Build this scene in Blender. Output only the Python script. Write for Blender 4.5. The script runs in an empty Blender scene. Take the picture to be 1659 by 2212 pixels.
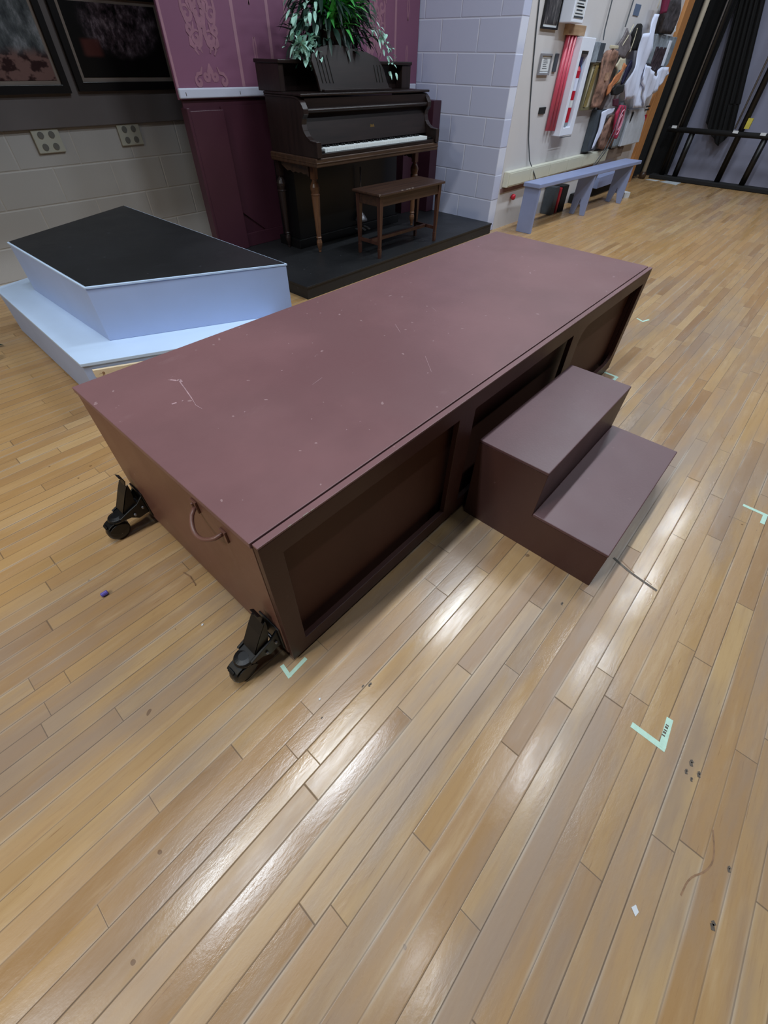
import bpy, bmesh, math, random
from mathutils import Vector, Matrix
random.seed(7)
PI = math.pi
sc = bpy.context.scene
col = sc.collection

# ------------------------------------------------------------------ camera
cam_d = bpy.data.cameras.new('camera')
cam = bpy.data.objects.new('camera', cam_d); col.objects.link(cam)
F_PX, YAW, PITCH, ROLL = 900.66, 0.7127, 0.8252, 0.0240
CAM = Vector((-0.2217, -0.5391, 1.2509))
d = Vector((math.cos(YAW)*math.cos(PITCH), math.sin(YAW)*math.cos(PITCH), -math.sin(PITCH)))
r = Vector((math.sin(YAW), -math.cos(YAW), 0)); u = r.cross(d)
r2 = r*math.cos(ROLL) + u*math.sin(ROLL); u2 = -r*math.sin(ROLL) + u*math.cos(ROLL)
mw = Matrix((r2, u2, -d)).transposed().to_4x4(); mw.translation = CAM
cam.matrix_world = mw
cam_d.sensor_fit = 'HORIZONTAL'; cam_d.sensor_width = 36
cam_d.lens = F_PX/1659*36
cam_d.clip_start = 0.02; cam_d.clip_end = 100
sc.camera = cam

# ------------------------------------------------------------------ view, world, lights
sc.view_settings.view_transform = 'Standard'
sc.view_settings.look = 'None'
sc.view_settings.gamma = 1
sc.view_settings.exposure = 0.0
w = bpy.data.worlds.new('world'); sc.world = w; w.use_nodes = True
w.node_tree.nodes['Background'].inputs[0].default_value = (0.62, 0.72, 0.92, 1)
w.node_tree.nodes['Background'].inputs[1].default_value = 0.17

def area(name, x, y, z, sx, sy, power, color=(0.82, 0.91, 1.0), aim=None):
    l = bpy.data.lights.new(name, 'AREA'); l.shape = 'RECTANGLE'
    l.size = sx; l.size_y = sy; l.energy = power; l.color = color
    o = bpy.data.objects.new(name, l); col.objects.link(o); o.location = (x, y, z)
    if aim:
        o.rotation_euler = (Vector(aim)-Vector((x, y, z))).to_track_quat('-Z', 'Y').to_euler()
    return o
for x, sx, p in ((-3.4, 0.9, 76), (-1.0, 1.0, 36), (0.35, 1.1, 54), (2.9, 0.9, 58), (5.4, 0.9, 62), (7.6, 0.9, 40)):
    area('strip_light', x, 0.60, 4.4, sx, 0.16, p)
for x, sx, p in ((-0.3, 0.35, 7), (1.9, 0.8, 22), (3.5, 1.0, 26), (5.3, 1.2, 34), (7.2, 1.2, 34)):
    area('strip_light', x, -1.15, 4.4, sx, 0.09, p)
area('warm_work_light', -3.4, 0.9, 3.4, 0.4, 0.4, 44, (1.0, 0.86, 0.62), (0.0, 0.5, 0))

# ------------------------------------------------------------------ helpers
def srgb(r, g, b):
    f = lambda c: (c/255/12.92) if c/255 <= 0.04045 else ((c/255+0.055)/1.055)**2.4
    return (f(r), f(g), f(b), 1)

class N:
    """tiny node-expression helper"""
    def __init__(s, name):
        s.m = bpy.data.materials.new(name); s.m.use_nodes = True
        s.t = s.m.node_tree; s.b = s.t.nodes['Principled BSDF']
        s.tc = s.t.nodes.new('ShaderNodeTexCoord')
    def lk(s, a, b): s.t.links.new(a, b)
    def put(s, sock, v):
        if hasattr(v, 'is_output'): s.lk(v, sock)
        else: sock.default_value = v
    def math(s, op, a, b=0.0, c=None):
        n = s.t.nodes.new('ShaderNodeMath'); n.operation = op
        s.put(n.inputs[0], a); s.put(n.inputs[1], b)
        if c is not None: s.put(n.inputs[2], c)
        return n.outputs[0]
    def sep(s, v):
        n = s.t.nodes.new('ShaderNodeSeparateXYZ'); s.lk(v, n.inputs[0]); return n.outputs
    def comb(s, x, y, z=0.0):
        n = s.t.nodes.new('ShaderNodeCombineXYZ')
        for i, v in enumerate((x, y, z)): s.put(n.inputs[i], v)
        return n.outputs[0]
    def noise(s, vec, scale, detail=3, rough=0.55):
        n = s.t.nodes.new('ShaderNodeTexNoise'); s.lk(vec, n.inputs['Vector'])
        n.inputs['Scale'].default_value = scale; n.inputs['Detail'].default_value = detail
        n.inputs['Roughness'].default_value = rough
        return n.outputs['Fac']
    def white(s, vec):
        n = s.t.nodes.new('ShaderNodeTexWhiteNoise'); s.lk(vec, n.inputs['Vector']); return n.outputs['Value']
    def mapping(s, vec, scale=(1, 1, 1), loc=(0, 0, 0)):
        n = s.t.nodes.new('ShaderNodeMapping'); s.lk(vec, n.inputs[0])
        n.inputs['Scale'].default_value = scale; n.inputs['Location'].default_value = loc
        return n.outputs[0]
    def ramp(s, fac, stops, interp='LINEAR'):
        n = s.t.nodes.new('ShaderNodeValToRGB'); s.put(n.inputs[0], fac)
        e = n.color_ramp.elements; n.color_ramp.interpolation = interp
        while len(e) < len(stops): e.new(0.5)
        for k, (p, c) in enumerate(stops):
            e[k].position = p; e[k].color = c if len(c) == 4 else (*c, 1)
        return n.outputs[0]
    def step(s, v, a, b):
        n = s.t.nodes.new('ShaderNodeMapRange'); n.interpolation_type = 'SMOOTHSTEP'
        s.put(n.inputs[0], v); n.inputs[1].default_value = a; n.inputs[2].default_value = b
        return n.outputs[0]
    def mix(s, fac, a, b, mode='MIX'):
        n = s.t.nodes.new('ShaderNodeMix'); n.data_type = 'RGBA'; n.blend_type = mode
        s.put(n.inputs[0], fac); s.put(n.inputs[6], a); s.put(n.inputs[7], b)
        return n.outputs[2]
    def bump(s, h, strength=0.3, dist=0.002):
        n = s.t.nodes.new('ShaderNodeBump'); n.inputs['Strength'].default_value = strength
        n.inputs['Distance'].default_value = dist; s.lk(h, n.inputs['Height'])
        s.lk(n.outputs[0], s.b.inputs['Normal'])
    def set(s, **k):
        for a, v in k.items(): s.put(s.b.inputs[a.replace('_', ' ')], v)
        return s.m

def G(v): return (v, v, v, 1)

def plain(name, c, rough=0.5, metal=0.0, var=0.12, scale=9, bump=0.0, spec=0.5, coat=0.0):
    n = N(name); o = n.tc.outputs['Object']
    f = n.noise(o, scale, 4)
    k = n.ramp(f, [(0.3, G(1-var)), (0.7, G(1+var))])
    n.set(Base_Color=n.mix(1.0, c, k, 'MULTIPLY'), Roughness=rough, Metallic=metal)
    n.b.inputs['Specular IOR Level'].default_value = spec
    n.b.inputs['Coat Weight'].default_value = coat
    if bump: n.bump(n.noise(o, scale*6, 3), bump, 0.002)
    return n.m

def paint_worn(name, c, chip, rough=0.4, scratch=0.5, spec=0.5):
    """painted plywood: slight roller texture, a few pale scuffs and specks"""
    n = N(name); o = n.tc.outputs['Object']
    base = n.mix(n.step(n.noise(o, 1.7, 5), 0.35, 0.7), c, tuple(min(1, x*1.25) for x in c[:3])+(1,))
    sp = n.math('GREATER_THAN', n.noise(o, 38, 2, 0.4), 0.76)
    base = n.mix(n.math('MULTIPLY', sp, scratch), base, chip)
    haze = n.math('MULTIPLY', n.step(n.noise(n.mapping(o, (2.2, 5, 1)), 2.0, 6, 0.7), 0.60, 0.85), 0.35*scratch)
    base = n.mix(haze, base, chip)
    n.set(Base_Color=base, Roughness=n.ramp(n.noise(o, 3, 4), [(0.3, G(rough-0.05)), (0.7, G(rough+0.08))]))
    n.b.inputs['Specular IOR Level'].default_value = spec
    n.bump(n.noise(o, 120, 3), 0.25, 0.0012)
    return n.m

def wood(name, c1, c2, rough=0.4, axis='X', scale=1.0, spec=0.5):
    n = N(name); o = n.tc.outputs['Object']
    s = {'X': (1.5, 22, 22), 'Y': (22, 1.5, 22), 'Z': (22, 22, 1.5)}[axis]
    f = n.noise(n.mapping(o, tuple(v*scale for v in s)), 1.6, 6, 0.65)
    n.set(Base_Color=n.ramp(f, [(0.3, c1), (0.7, c2)]), Roughness=rough)
    n.b.inputs['Specular IOR Level'].default_value = spec
    n.bump(f, 0.15, 0.001)
    return n.m

class MB:
    def __init__(s): s.bm = bmesh.new()
    def box(s, x0, x1, y0, y1, z0, z1, rot=0, piv=None):
        vs = [s.bm.verts.new((x, y, z)) for x in (x0, x1) for y in (y0, y1) for z in (z0, z1)]
        for f in ((0,1,3,2),(4,6,7,5),(0,4,5,1),(2,3,7,6),(0,2,6,4),(1,5,7,3)):
            s.bm.faces.new([vs[i] for i in f])
        if rot:
            c = Vector(piv) if piv else Vector(((x0+x1)/2, (y0+y1)/2, 0))
            bmesh.ops.rotate(s.bm, verts=vs, cent=c, matrix=Matrix.Rotation(rot, 3, 'Z'))
        return vs
    def prism(s, poly, axis, a, b):
        """poly of 2-D points in the plane normal to axis, extruded a..b"""
        def P(p, t):
            return {'X': (t, p[0], p[1]), 'Y': (p[0], t, p[1]), 'Z': (p[0], p[1], t)}[axis]
        A = [s.bm.verts.new(P(p, a)) for p in poly]; B = [s.bm.verts.new(P(p, b)) for p in poly]
        n = len(poly)
        s.bm.faces.new(A); s.bm.faces.new(B[::-1])
        for i in range(n):
            s.bm.faces.new((A[i], B[i], B[(i+1) % n], A[(i+1) % n]))
        return A+B
    def tube(s, pts, rad, seg=8, cap=True):
        pts = [Vector(p) for p in pts]; rs = rad if isinstance(rad, (list, tuple)) else [rad]*len(pts)
        rings = []; prev = None
        for i, p in enumerate(pts):
            t = (pts[min(i+1, len(pts)-1)]-pts[max(i-1, 0)]).normalized()
            if prev is None:
                prev = t.orthogonal().normalized()
            prev = (prev - t*prev.dot(t)).normalized(); q = t.cross(prev)
            rings.append([s.bm.verts.new(p+(prev*math.cos(2*PI*k/seg)+q*math.sin(2*PI*k/seg))*rs[i]) for k in range(seg)])
        for a, b in zip(rings, rings[1:]):
            for k in range(seg): s.bm.faces.new((a[k], a[(k+1) % seg], b[(k+1) % seg], b[k]))
        if cap: s.bm.faces.new(rings[0][::-1]); s.bm.faces.new(rings[-1])
    def lathe(s, prof, cen, axis='Z', seg=24):
        """prof: (radius, height) list"""
        rings = []
        for rr, h in prof:
            ring = []
            for k in range(seg):
                a = 2*PI*k/seg; x, y = rr*math.cos(a), rr*math.sin(a)
                v = {'Z': (x, y, h), 'X': (h, x, y), 'Y': (x, h, y)}[axis]
                ring.append(s.bm.verts.new(Vector(cen)+Vector(v)))
            rings.append(ring)
        for a, b in zip(rings, rings[1:]):
            for k in range(seg): s.bm.faces.new((a[k], a[(k+1) % seg], b[(k+1) % seg], b[k]))
        s.bm.faces.new(rings[0][::-1]); s.bm.faces.new(rings[-1])
    def quad(s, *p): s.bm.faces.new([s.bm.verts.new(q) for q in p])
    def ribbon(s, pts, wd, y, th=0.001):
        """flat painted stroke lying in the XZ plane"""
        n = len(pts); L = []; R = []
        for i in range(n):
            a = Vector(pts[max(i-1, 0)]); b = Vector(pts[min(i+1, n-1)]); t = (b-a)
            if t.length < 1e-9: t = Vector((1, 0))
            t.normalize(); q = Vector((-t.y, t.x)); ww = (wd(i/(n-1)) if callable(wd) else wd)/2
            p = Vector(pts[i]); L.append(p+q*ww); R.append(p-q*ww)
        for i in range(n-1):
            s.quad((L[i].x, y, L[i].y), (L[i+1].x, y, L[i+1].y), (R[i+1].x, y, R[i+1].y), (R[i].x, y, R[i].y))
    def build(s, name, mat, parent=None, bevel=0.0, smooth=False, seg=2):
        bm = s.bm
        bmesh.ops.recalc_face_normals(bm, faces=bm.faces)
        me = bpy.data.meshes.new(name)
        off = Vector((0, 0, 0)); pp = parent
        while pp is not None: off += pp.location; pp = pp.parent
        if parent is not None: bmesh.ops.translate(bm, verts=bm.verts, vec=-off)
        bm.to_mesh(me); bm.free()
        o = bpy.data.objects.new(name, me); col.objects.link(o)
        if mat: me.materials.append(mat)
        if parent is not None: o.parent = parent
        if smooth:
            for p in me.polygons: p.use_smooth = True
        if bevel:
            m = o.modifiers.new('bevel', 'BEVEL'); m.width = bevel; m.segments = seg
            m.limit_method = 'ANGLE'; m.angle_limit = math.radians(35)
        return o

def tag(o, label=None, cat=None, group=None, kind=None):
    if label: o['label'] = label
    if cat: o['category'] = cat
    if group: o['group'] = group
    if kind: o['kind'] = kind
    return o
def thing(name, loc, label, cat, group=None):
    o = bpy.data.objects.new(name, None); col.objects.link(o); o.location = loc
    o.empty_display_size = 0.05
    return tag(o, label, cat, group)
def struct(o): o['kind'] = 'structure'; return o
def copy_tree(o, parent=None):
    c = o.copy(); col.objects.link(c); c.parent = parent
    for ch in list(o.children): copy_tree(ch, c)
    return c
def solo(mb, name, mat, loc, label, cat, group=None, **k):
    """a thing that is one mesh; origin moved to loc"""
    bmesh.ops.translate(mb.bm, verts=mb.bm.verts, vec=-Vector(loc))
    o = mb.build(name, mat, **k); o.location = loc
    return tag(o, label, cat, group)

# ------------------------------------------------------------------ materials
def floor_mat():
    n = N('floor_maple'); o = n.tc.outputs['Object']
    x, y, z = n.sep(o)
    W = 0.0535
    yr = n.math('DIVIDE', n.math('ADD', n.math('ADD', y, 20*W+0.637-12*W), n.math('MULTIPLY', x, 0.004)), W)
    row = n.math('FLOOR', yr); fy = n.math('FRACT', yr)
    off = n.white(n.comb(row, 3.7))
    off2 = n.white(n.comb(row, 9.1))
    xl = n.math('DIVIDE', n.math('ADD', x, n.math('MULTIPLY', off, 7)), n.math('ADD', 0.55, n.math('MULTIPLY', off2, 0.75)))
    cell = n.math('FLOOR', xl); fx = n.math('FRACT', xl)
    r1 = n.white(n.comb(row, cell, 1.0)); r2_ = n.white(n.comb(row, cell, 2.0))
    shift = n.comb(n.math('MULTIPLY', r1, 31.0), n.math('MULTIPLY', r2_, 17.0), 0.0)
    va = n.t.nodes.new('ShaderNodeVectorMath'); va.operation = 'ADD'; n.lk(o, va.inputs[0]); n.lk(shift, va.inputs[1])
    grain = n.noise(n.mapping(va.outputs[0], (1.6, 26, 1)), 3.0, 7, 0.62)
    figure = n.noise(n.mapping(va.outputs[0], (1.0, 7, 1)), 3.2, 4, 0.6)
    base = n.ramp(r1, [(0.0, srgb(150, 116, 80)), (0.2, srgb(172, 138, 98)), (0.55, srgb(178, 145, 102)),
                       (0.85, srgb(188, 158, 116)), (1.0, srgb(154, 120, 86))])
    base = n.mix(n.math('MULTIPLY', n.step(grain, 0.46, 0.78), 0.55), base, srgb(156, 122, 88))
    base = n.mix(n.math('MULTIPLY', n.step(figure, 0.5, 0.75), 0.45), base, srgb(198, 172, 136))
    # dark short mineral streaks
    st = n.noise(n.mapping(va.outputs[0], (2.2, 40, 1)), 5.0, 2, 0.5)
    base = n.mix(n.math('MULTIPLY', n.step(st, 0.66, 0.80), 0.6), base, srgb(118, 84, 60))
    wav = n.noise(n.mapping(va.outputs[0], (2.5, 30, 1)), 7.0, 6, 0.75)
    base = n.mix(n.math('MULTIPLY', n.step(wav, 0.55, 0.75), 0.35), base, srgb(150, 112, 78))
    blot = n.noise(n.mapping(o, (2.4, 6, 1), (3, 7, 0)), 3.4, 6, 0.72)
    base = n.mix(n.math('MULTIPLY', n.step(blot, 0.60, 0.76), 0.42), base, srgb(138, 102, 74))
    # pale worn patches with grey ceiling sheen painted in nearby, amber tone farther off
    wear_sheen = n.noise(n.mapping(o, (0.7, 3.2, 1), (4, 2, 0)), 1.6, 5, 0.6)
    sheen_zone = n.math('MULTIPLY', n.math('SUBTRACT', 1.0, n.step(x, 2.4, 5.5)), n.math('SUBTRACT', 1.0, n.step(y, 0.1, 1.6)))
    sheen_zone = n.math('ADD', n.math('MULTIPLY', sheen_zone, 0.75), 0.25)
    base = n.mix(n.math('MULTIPLY', n.math('MULTIPLY', n.step(wear_sheen, 0.40, 0.64), 0.78), sheen_zone), base, srgb(152, 132, 116))
    amber = n.noise(n.mapping(o, (0.6, 1.2, 1), (9, 5, 0)), 1.1, 3)
    base = n.mix(n.math('MULTIPLY', n.step(n.math('ADD', amber, n.math('MULTIPLY', n.math('SUBTRACT', 1.0, sheen_zone), 0.25)), 0.5, 0.75), 0.46), base, srgb(184, 140, 82))
    # specks
    spk = n.noise(o, 23.0, 1, 0.3)
    base = n.mix(n.math('MULTIPLY', n.math('GREATER_THAN', spk, 0.80), 0.6), base, srgb(90, 62, 44))
    # seams
    e = n.math('MINIMUM', fy, n.math('SUBTRACT', 1.0, fy))
    open_ = n.ramp(n.white(n.comb(row, 6.6)), [(0.0, G(0.25)), (0.5, G(0.6)), (1.0, G(1.0))])
    seam = n.math('MULTIPLY', n.math('SUBTRACT', 1.0, n.step(e, 0.012, 0.042)), open_)
    ex = n.math('MINIMUM', fx, n.math('SUBTRACT', 1.0, fx))
    joint = n.math('SUBTRACT', 1.0, n.step(ex, 0.0008, 0.0026))
    gap = n.math('MAXIMUM', seam, n.math('MULTIPLY', joint, 0.75))
    halo = n.math('MULTIPLY', n.math('SUBTRACT', 1.0, n.step(e, 0.0, 0.16)), n.math('MULTIPLY', n.step(n.noise(n.mapping(o, (1.2, 9, 1)), 2, 3), 0.45, 0.7), 0.45))
    base = n.mix(halo, base, srgb(206, 196, 182))
    base = n.mix(n.math('MULTIPLY', gap, 0.82), base, srgb(62, 46, 34))
    # cupped boards + brushed varnish
    cup = n.math('MULTIPLY', n.math('MULTIPLY', fy, n.math('SUBTRACT', 1.0, fy)), 1.0)
    lvl = n.math('MULTIPLY', r2_, 0.25)
    rip = n.noise(n.mapping(o, (1.0, 2.2, 1)), 52, 4, 0.65)
    h = n.math('ADD', n.math('MULTIPLY', cup, 0.9), n.math('MULTIPLY', rip, 0.34))
    h = n.math('SUBTRACT', h, n.math('MULTIPLY', gap, 0.45))
    n.bump(h, 0.35, 0.0022)
    rg = n.ramp(n.math('ADD', n.math('MULTIPLY', n.noise(n.mapping(o, (1, 4, 1)), 3.4, 5, 0.65), 0.7), n.math('MULTIPLY', r2_, 0.3)), [(0.32, G(0.15)), (0.62, G(0.36))])
    n.set(Base_Color=base, Roughness=n.mix(gap, rg, G(0.8)))
    n.b.inputs['Specular IOR Level'].default_value = 0.5
    return n.m

def block_mat(name, c, cm, zoff, horiz='X', hoff=0.0, bw=0.4064, bh=0.2066, patch=None, mort=(0.8, 0.82, 0.9, 1)):
    """painted concrete blocks in running bond"""
    n = N(name); o = n.tc.outputs['Object']; x, y, z = n.sep(o)
    hcoord = x if horiz == 'X' else y
    zr = n.math('DIVIDE', n.math('SUBTRACT', z, zoff-10*bh), bh)
    row = n.math('FLOOR', zr); fz = n.math('FRACT', zr)
    odd = n.math('MULTIPLY', n.math('MODULO', row, 2.0), 0.5)
    hr = n.math('ADD', n.math('DIVIDE', n.math('ADD', hcoord, 40*bw-hoff), bw), odd)
    fx = n.math('FRACT', hr); cell = n.math('FLOOR', hr)
    ez = n.math('MULTIPLY', n.math('MINIMUM', fz, n.math('SUBTRACT', 1.0, fz)), bh)
    ex = n.math('MULTIPLY', n.math('MINIMUM', fx, n.math('SUBTRACT', 1.0, fx)), bw)
    ed = n.math('MINIMUM', ez, ex)
    m = n.math('SUBTRACT', 1.0, n.step(ed, 0.002, 0.008))
    rnd = n.white(n.comb(row, cell, 1))
    base = n.mix(n.math('MULTIPLY', rnd, 0.12), c, cm)
    base = n.mix(n.math('MULTIPLY', m, 0.35), base, cm)
    base = n.mix(n.math('MULTIPLY', n.math('MULTIPLY', m, n.step(fz, 0.0, 0.5)), 0.5), base, mort)
    if patch: base = n.mix(n.step(n.noise(n.mapping(o, (1, 1, 1.5)), 1.6, 4), 0.5, 0.7), base, patch)
    n.set(Base_Color=base, Roughness=0.6)
    h = n.math('ADD', n.math('MULTIPLY', m, -1.0), n.math('MULTIPLY', n.noise(o, 160, 3), 0.25))
    n.bump(h, 0.6, 0.004)
    return n.m

M = {}
M['floor'] = floor_mat()
M['wall_left'] = block_mat('left_block_paint', srgb(174, 172, 170), srgb(190, 188, 184), 0.07, 'X', 0.25, mort=srgb(196, 192, 186))
M['wall_upper'] = plain('grey_brown_upper_wall', srgb(98, 92, 92), 0.75, var=0.08, scale=3)
M['column'] = block_mat('pale_block_paint', srgb(190, 196, 222), srgb(200, 206, 228), 0.07, 'Y', 2.165)
M['wall_right'] = plain('beige_plaster', srgb(202, 199, 200), 0.7, var=0.04, scale=2, bump=0.1)
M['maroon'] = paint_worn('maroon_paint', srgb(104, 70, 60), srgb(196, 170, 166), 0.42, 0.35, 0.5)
M['deck'] = paint_worn('maroon_deck_sheen_paint', srgb(114, 82, 83), srgb(190, 164, 164), 0.40, 0.35, 0.5)  # cool overhead sheen on the flat top is painted into this colour
M['maroon_front'] = paint_worn('maroon_front_shaded_paint', srgb(66, 40, 36), srgb(150, 116, 108), 0.42, 0.05, 0.3)  # darker copy of the maroon, with the shade of the front painted in
M['tread'] = paint_worn('tread_sheen_paint', srgb(90, 63, 66), srgb(150, 120, 118), 0.42, 0.12, 0.5)  # lighter copy of the step colour, overhead sheen painted into the tops
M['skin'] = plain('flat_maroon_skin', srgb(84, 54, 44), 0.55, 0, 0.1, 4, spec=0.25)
M['step'] = paint_worn('step_maroon_shaded_paint', srgb(72, 46, 42), srgb(150, 120, 118), 0.42, 0.15, 0.45)  # darker copy for the sides, their shade put into the colour
M['blackmetal'] = plain('black_metal', srgb(12, 12, 14), 0.42, 0.0, 0.2, 30)
M['tyre'] = plain('black_rubber', srgb(24, 25, 30), 0.33, 0, 0.15, 30)
M['riser'] = paint_worn('black_riser_paint', srgb(30, 31, 33), srgb(110, 112, 122), 0.45, 0.35, 0.4)
M['platblack'] = paint_worn('black_deck_paint', srgb(28, 29, 31), srgb(96, 98, 108), 0.45, 0.30, 0.4)
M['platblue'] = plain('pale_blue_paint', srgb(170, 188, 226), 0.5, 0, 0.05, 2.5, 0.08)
M['platblue_lit'] = plain('pale_blue_lit_paint', srgb(198, 220, 248), 0.5, 0, 0.07, 2.0, 0.08)  # lighter copy of the blue, bright light from above painted into the tops
M['pine'] = wood('raw_pine', srgb(212, 190, 156), srgb(236, 218, 188), 0.6, 'X', 0.6)
M['burgundy'] = plain('burgundy_paint', srgb(66, 34, 46), 0.42, 0, 0.1, 3)
M['mauve'] = plain('mauve_wallpaper', srgb(126, 80, 106), 0.6, 0, 0.06, 2)
M['motif'] = plain('dusty_pink_stencil', srgb(148, 104, 120), 0.6, 0, 0.12, 14)
M['stripe'] = plain('pink_stripe_paint', srgb(160, 118, 132), 0.6, 0, 0.08, 8)
M['white_trim'] = plain('white_trim_paint', srgb(196, 200, 218), 0.5, 0, 0.04, 5)
M['walnut'] = wood('dark_walnut', srgb(20, 13, 12), srgb(36, 25, 23), 0.38, 'X', 1.0, 0.35)
M['walnut_z'] = wood('dark_walnut_upright', srgb(26, 18, 17), srgb(42, 30, 28), 0.38, 'Z', 1.0, 0.4)
M['oldwood'] = wood('worn_brown_wood', srgb(44, 30, 22), srgb(78, 56, 40), 0.4, 'X')
M['oldwood_z'] = wood('worn_brown_wood_upright', srgb(78, 51, 36), srgb(126, 88, 60), 0.38, 'Z')
M['benchwood'] = wood('brown_bench_wood', srgb(44, 30, 26), srgb(72, 50, 38), 0.38, 'X')
M['benchwood_z'] = wood('brown_bench_leg_wood', srgb(48, 30, 26), srgb(78, 48, 38), 0.38, 'Z')
M['blackgloss'] = plain('black_soft_gloss', srgb(10, 10, 11), 0.4, 0, 0.2, 5)
M['ivory'] = plain('ivory_keys', srgb(226, 232, 232), 0.35, 0, 0.03, 20)
M['brass'] = plain('dull_brass', srgb(150, 126, 80), 0.35, 0.8, 0.15, 30)
M['steel'] = plain('dull_steel', srgb(130, 130, 134), 0.35, 0.7, 0.15, 30)
M['leafg'] = plain('mid_green_leaf', srgb(76, 172, 84), 0.45, 0, 0.35, 14)
M['leafd'] = plain('dark_green_leaf', srgb(16, 44, 34), 0.45, 0, 0.35, 14)
M['leafp'] = plain('pale_variegated_leaf', srgb(160, 204, 188), 0.5, 0, 0.35, 20)
M['basket'] = plain('brown_wicker', srgb(56, 36, 28), 0.7, 0, 0.35, 60, 0.6)
M['outlet'] = plain('ivory_plastic', srgb(176, 176, 164), 0.4, 0, 0.03, 8)
M['outlet_d'] = plain('grey_socket', srgb(104, 104, 100), 0.4, 0, 0.03, 8)
M['blackframe'] = plain('black_frame', srgb(14, 14, 18), 0.35, 0, 0.1, 8)
M['mat'] = plain('beige_photo_mat', srgb(128, 116, 108), 0.7, 0, 0.05, 8)
M['tape'] = plain('pale_mint_tape', srgb(188, 222, 204), 0.55, 0, 0.08, 60)
M['benchblue'] = plain('blue_grey_bench_paint', srgb(138, 150, 188), 0.42, 0, 0.06, 5)
M['raceway'] = plain('cream_raceway', srgb(206, 206, 190), 0.45, 0, 0.03, 6)
M['red'] = plain('red_paint', srgb(176, 26, 48), 0.4, 0, 0.06, 10)
M['red_tube'] = plain('red_tube_paint', srgb(196, 78, 98), 0.3, 0, 0.06, 10)
M['white'] = plain('white_paint', srgb(226, 232, 246), 0.5, 0, 0.03, 6)
M['paper'] = plain('paper', srgb(208, 212, 216), 0.7, 0, 0.03, 10)
M['black'] = plain('matte_black', srgb(14, 14, 16), 0.8, 0, 0.2, 10)
M['curtain'] = plain('black_velour', srgb(8, 8, 10), 0.95, 0, 0.2, 10)
M['greycloth'] = plain('grey_backdrop', srgb(128, 130, 150), 0.85, 0, 0.12, 1.2)
M['orange'] = wood('orange_wood_trim', srgb(168, 112, 62), srgb(196, 138, 84), 0.5, 'Z', 0.5)
M['pole'] = plain('ivory_pole', srgb(196, 188, 172), 0.45, 0, 0.05, 5)
M['gold'] = plain('gilt', srgb(176, 156, 96), 0.3, 0.6, 0.2, 12)
M['brown'] = plain('brown_cloth', srgb(138, 106, 92), 0.85, 0, 0.8, 13)
M['orange_cloth'] = plain('orange_brown_cloth', srgb(176, 112, 72), 0.85, 0, 0.3, 20)
M['cream'] = plain('cream_plastic', srgb(196, 188, 164), 0.5, 0, 0.1, 12)
M['whitecloth'] = plain('white_cloth', srgb(214, 222, 246), 0.85, 0, 0.06, 6)
M['greyclear'] = plain('grey_clear_plastic', srgb(140, 150, 160), 0.25, 0, 0.35, 14)
M['darkslate'] = plain('dark_slate_plastic', srgb(62, 70, 78), 0.4, 0, 0.2, 14)
M['purple'] = plain('purple_plastic', srgb(96, 84, 170), 0.4, 0, 0.1, 40)

# ------------------------------------------------------------------ setting
b = MB(); b.box(-6, 12, -6, 6, -0.05, 0); floor = struct(b.build('floor', M['floor']))
b = MB(); b.box(-6, 1.86, 3.80, 3.95, 0, 5.0); b.box(1.86, 4.6, 3.80, 3.95, 0, 5.0)
struct(b.build('wall_left', M['wall_left']))
b = MB(); b.box(-6, 4.5, 3.775, 3.80, 0.893, 5.0); struct(b.build('trim_1', M['wall_upper'], bevel=0.004))
b = MB(); b.box(4.495, 4.62, 2.165, 3.8, 0, 5.0); struct(b.build('wall_back', M['column'], bevel=0.006))
b = MB(); b.box(4.62, 8.45, 2.165, 2.3, 0, 5.0); struct(b.build('wall_right', M['wall_right']))
b = MB(); b.box(8.45, 8.70, 2.12, 2.30, 0.0, 5.0); struct(b.build('trim_2', M['orange'], bevel=0.004))
b = MB(); b.box(-6, 12, -6, 6, 5.0, 5.1); struct(b.build('ceiling', M['black']))
b = MB(); b.box(11.9, 12, -6, 6, 0, 5.0); struct(b.build('wall_far', M['greycloth']))
b = MB(); b.box(-6, 12, -6.0, -5.9, 0, 5.0); struct(b.build('wall_front_blocker', M['curtain']))  # unseen dark wall added to keep ambient light off the platform front
b = MB(); b.box(-6, -5.9, -5.9, 3.8, 0, 5.0); struct(b.build('wall_side_blocker', M['black']))  # also added out of view to block ambient light from this side
# unseen curtain added in front of the left wall to shade its upper part
b = MB()
pts = [(x*0.06-3.5, 2.45+0.03*math.sin(x*1.3)) for x in range(80)]
for (xa, ya), (xb, yb) in zip(pts, pts[1:]): b.quad((xa, ya, 2.0), (xb, yb, 2.0), (xb, yb, 4.9), (xa, ya, 4.9))
o = solo(b, 'shade_curtain', M['curtain'], (-1, 2.45, 2.0), 'unseen black curtain added high on the left to shade the wall', 'curtain')
m = o.modifiers.new('solid', 'SOLIDIFY'); m.thickness = 0.006

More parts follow.
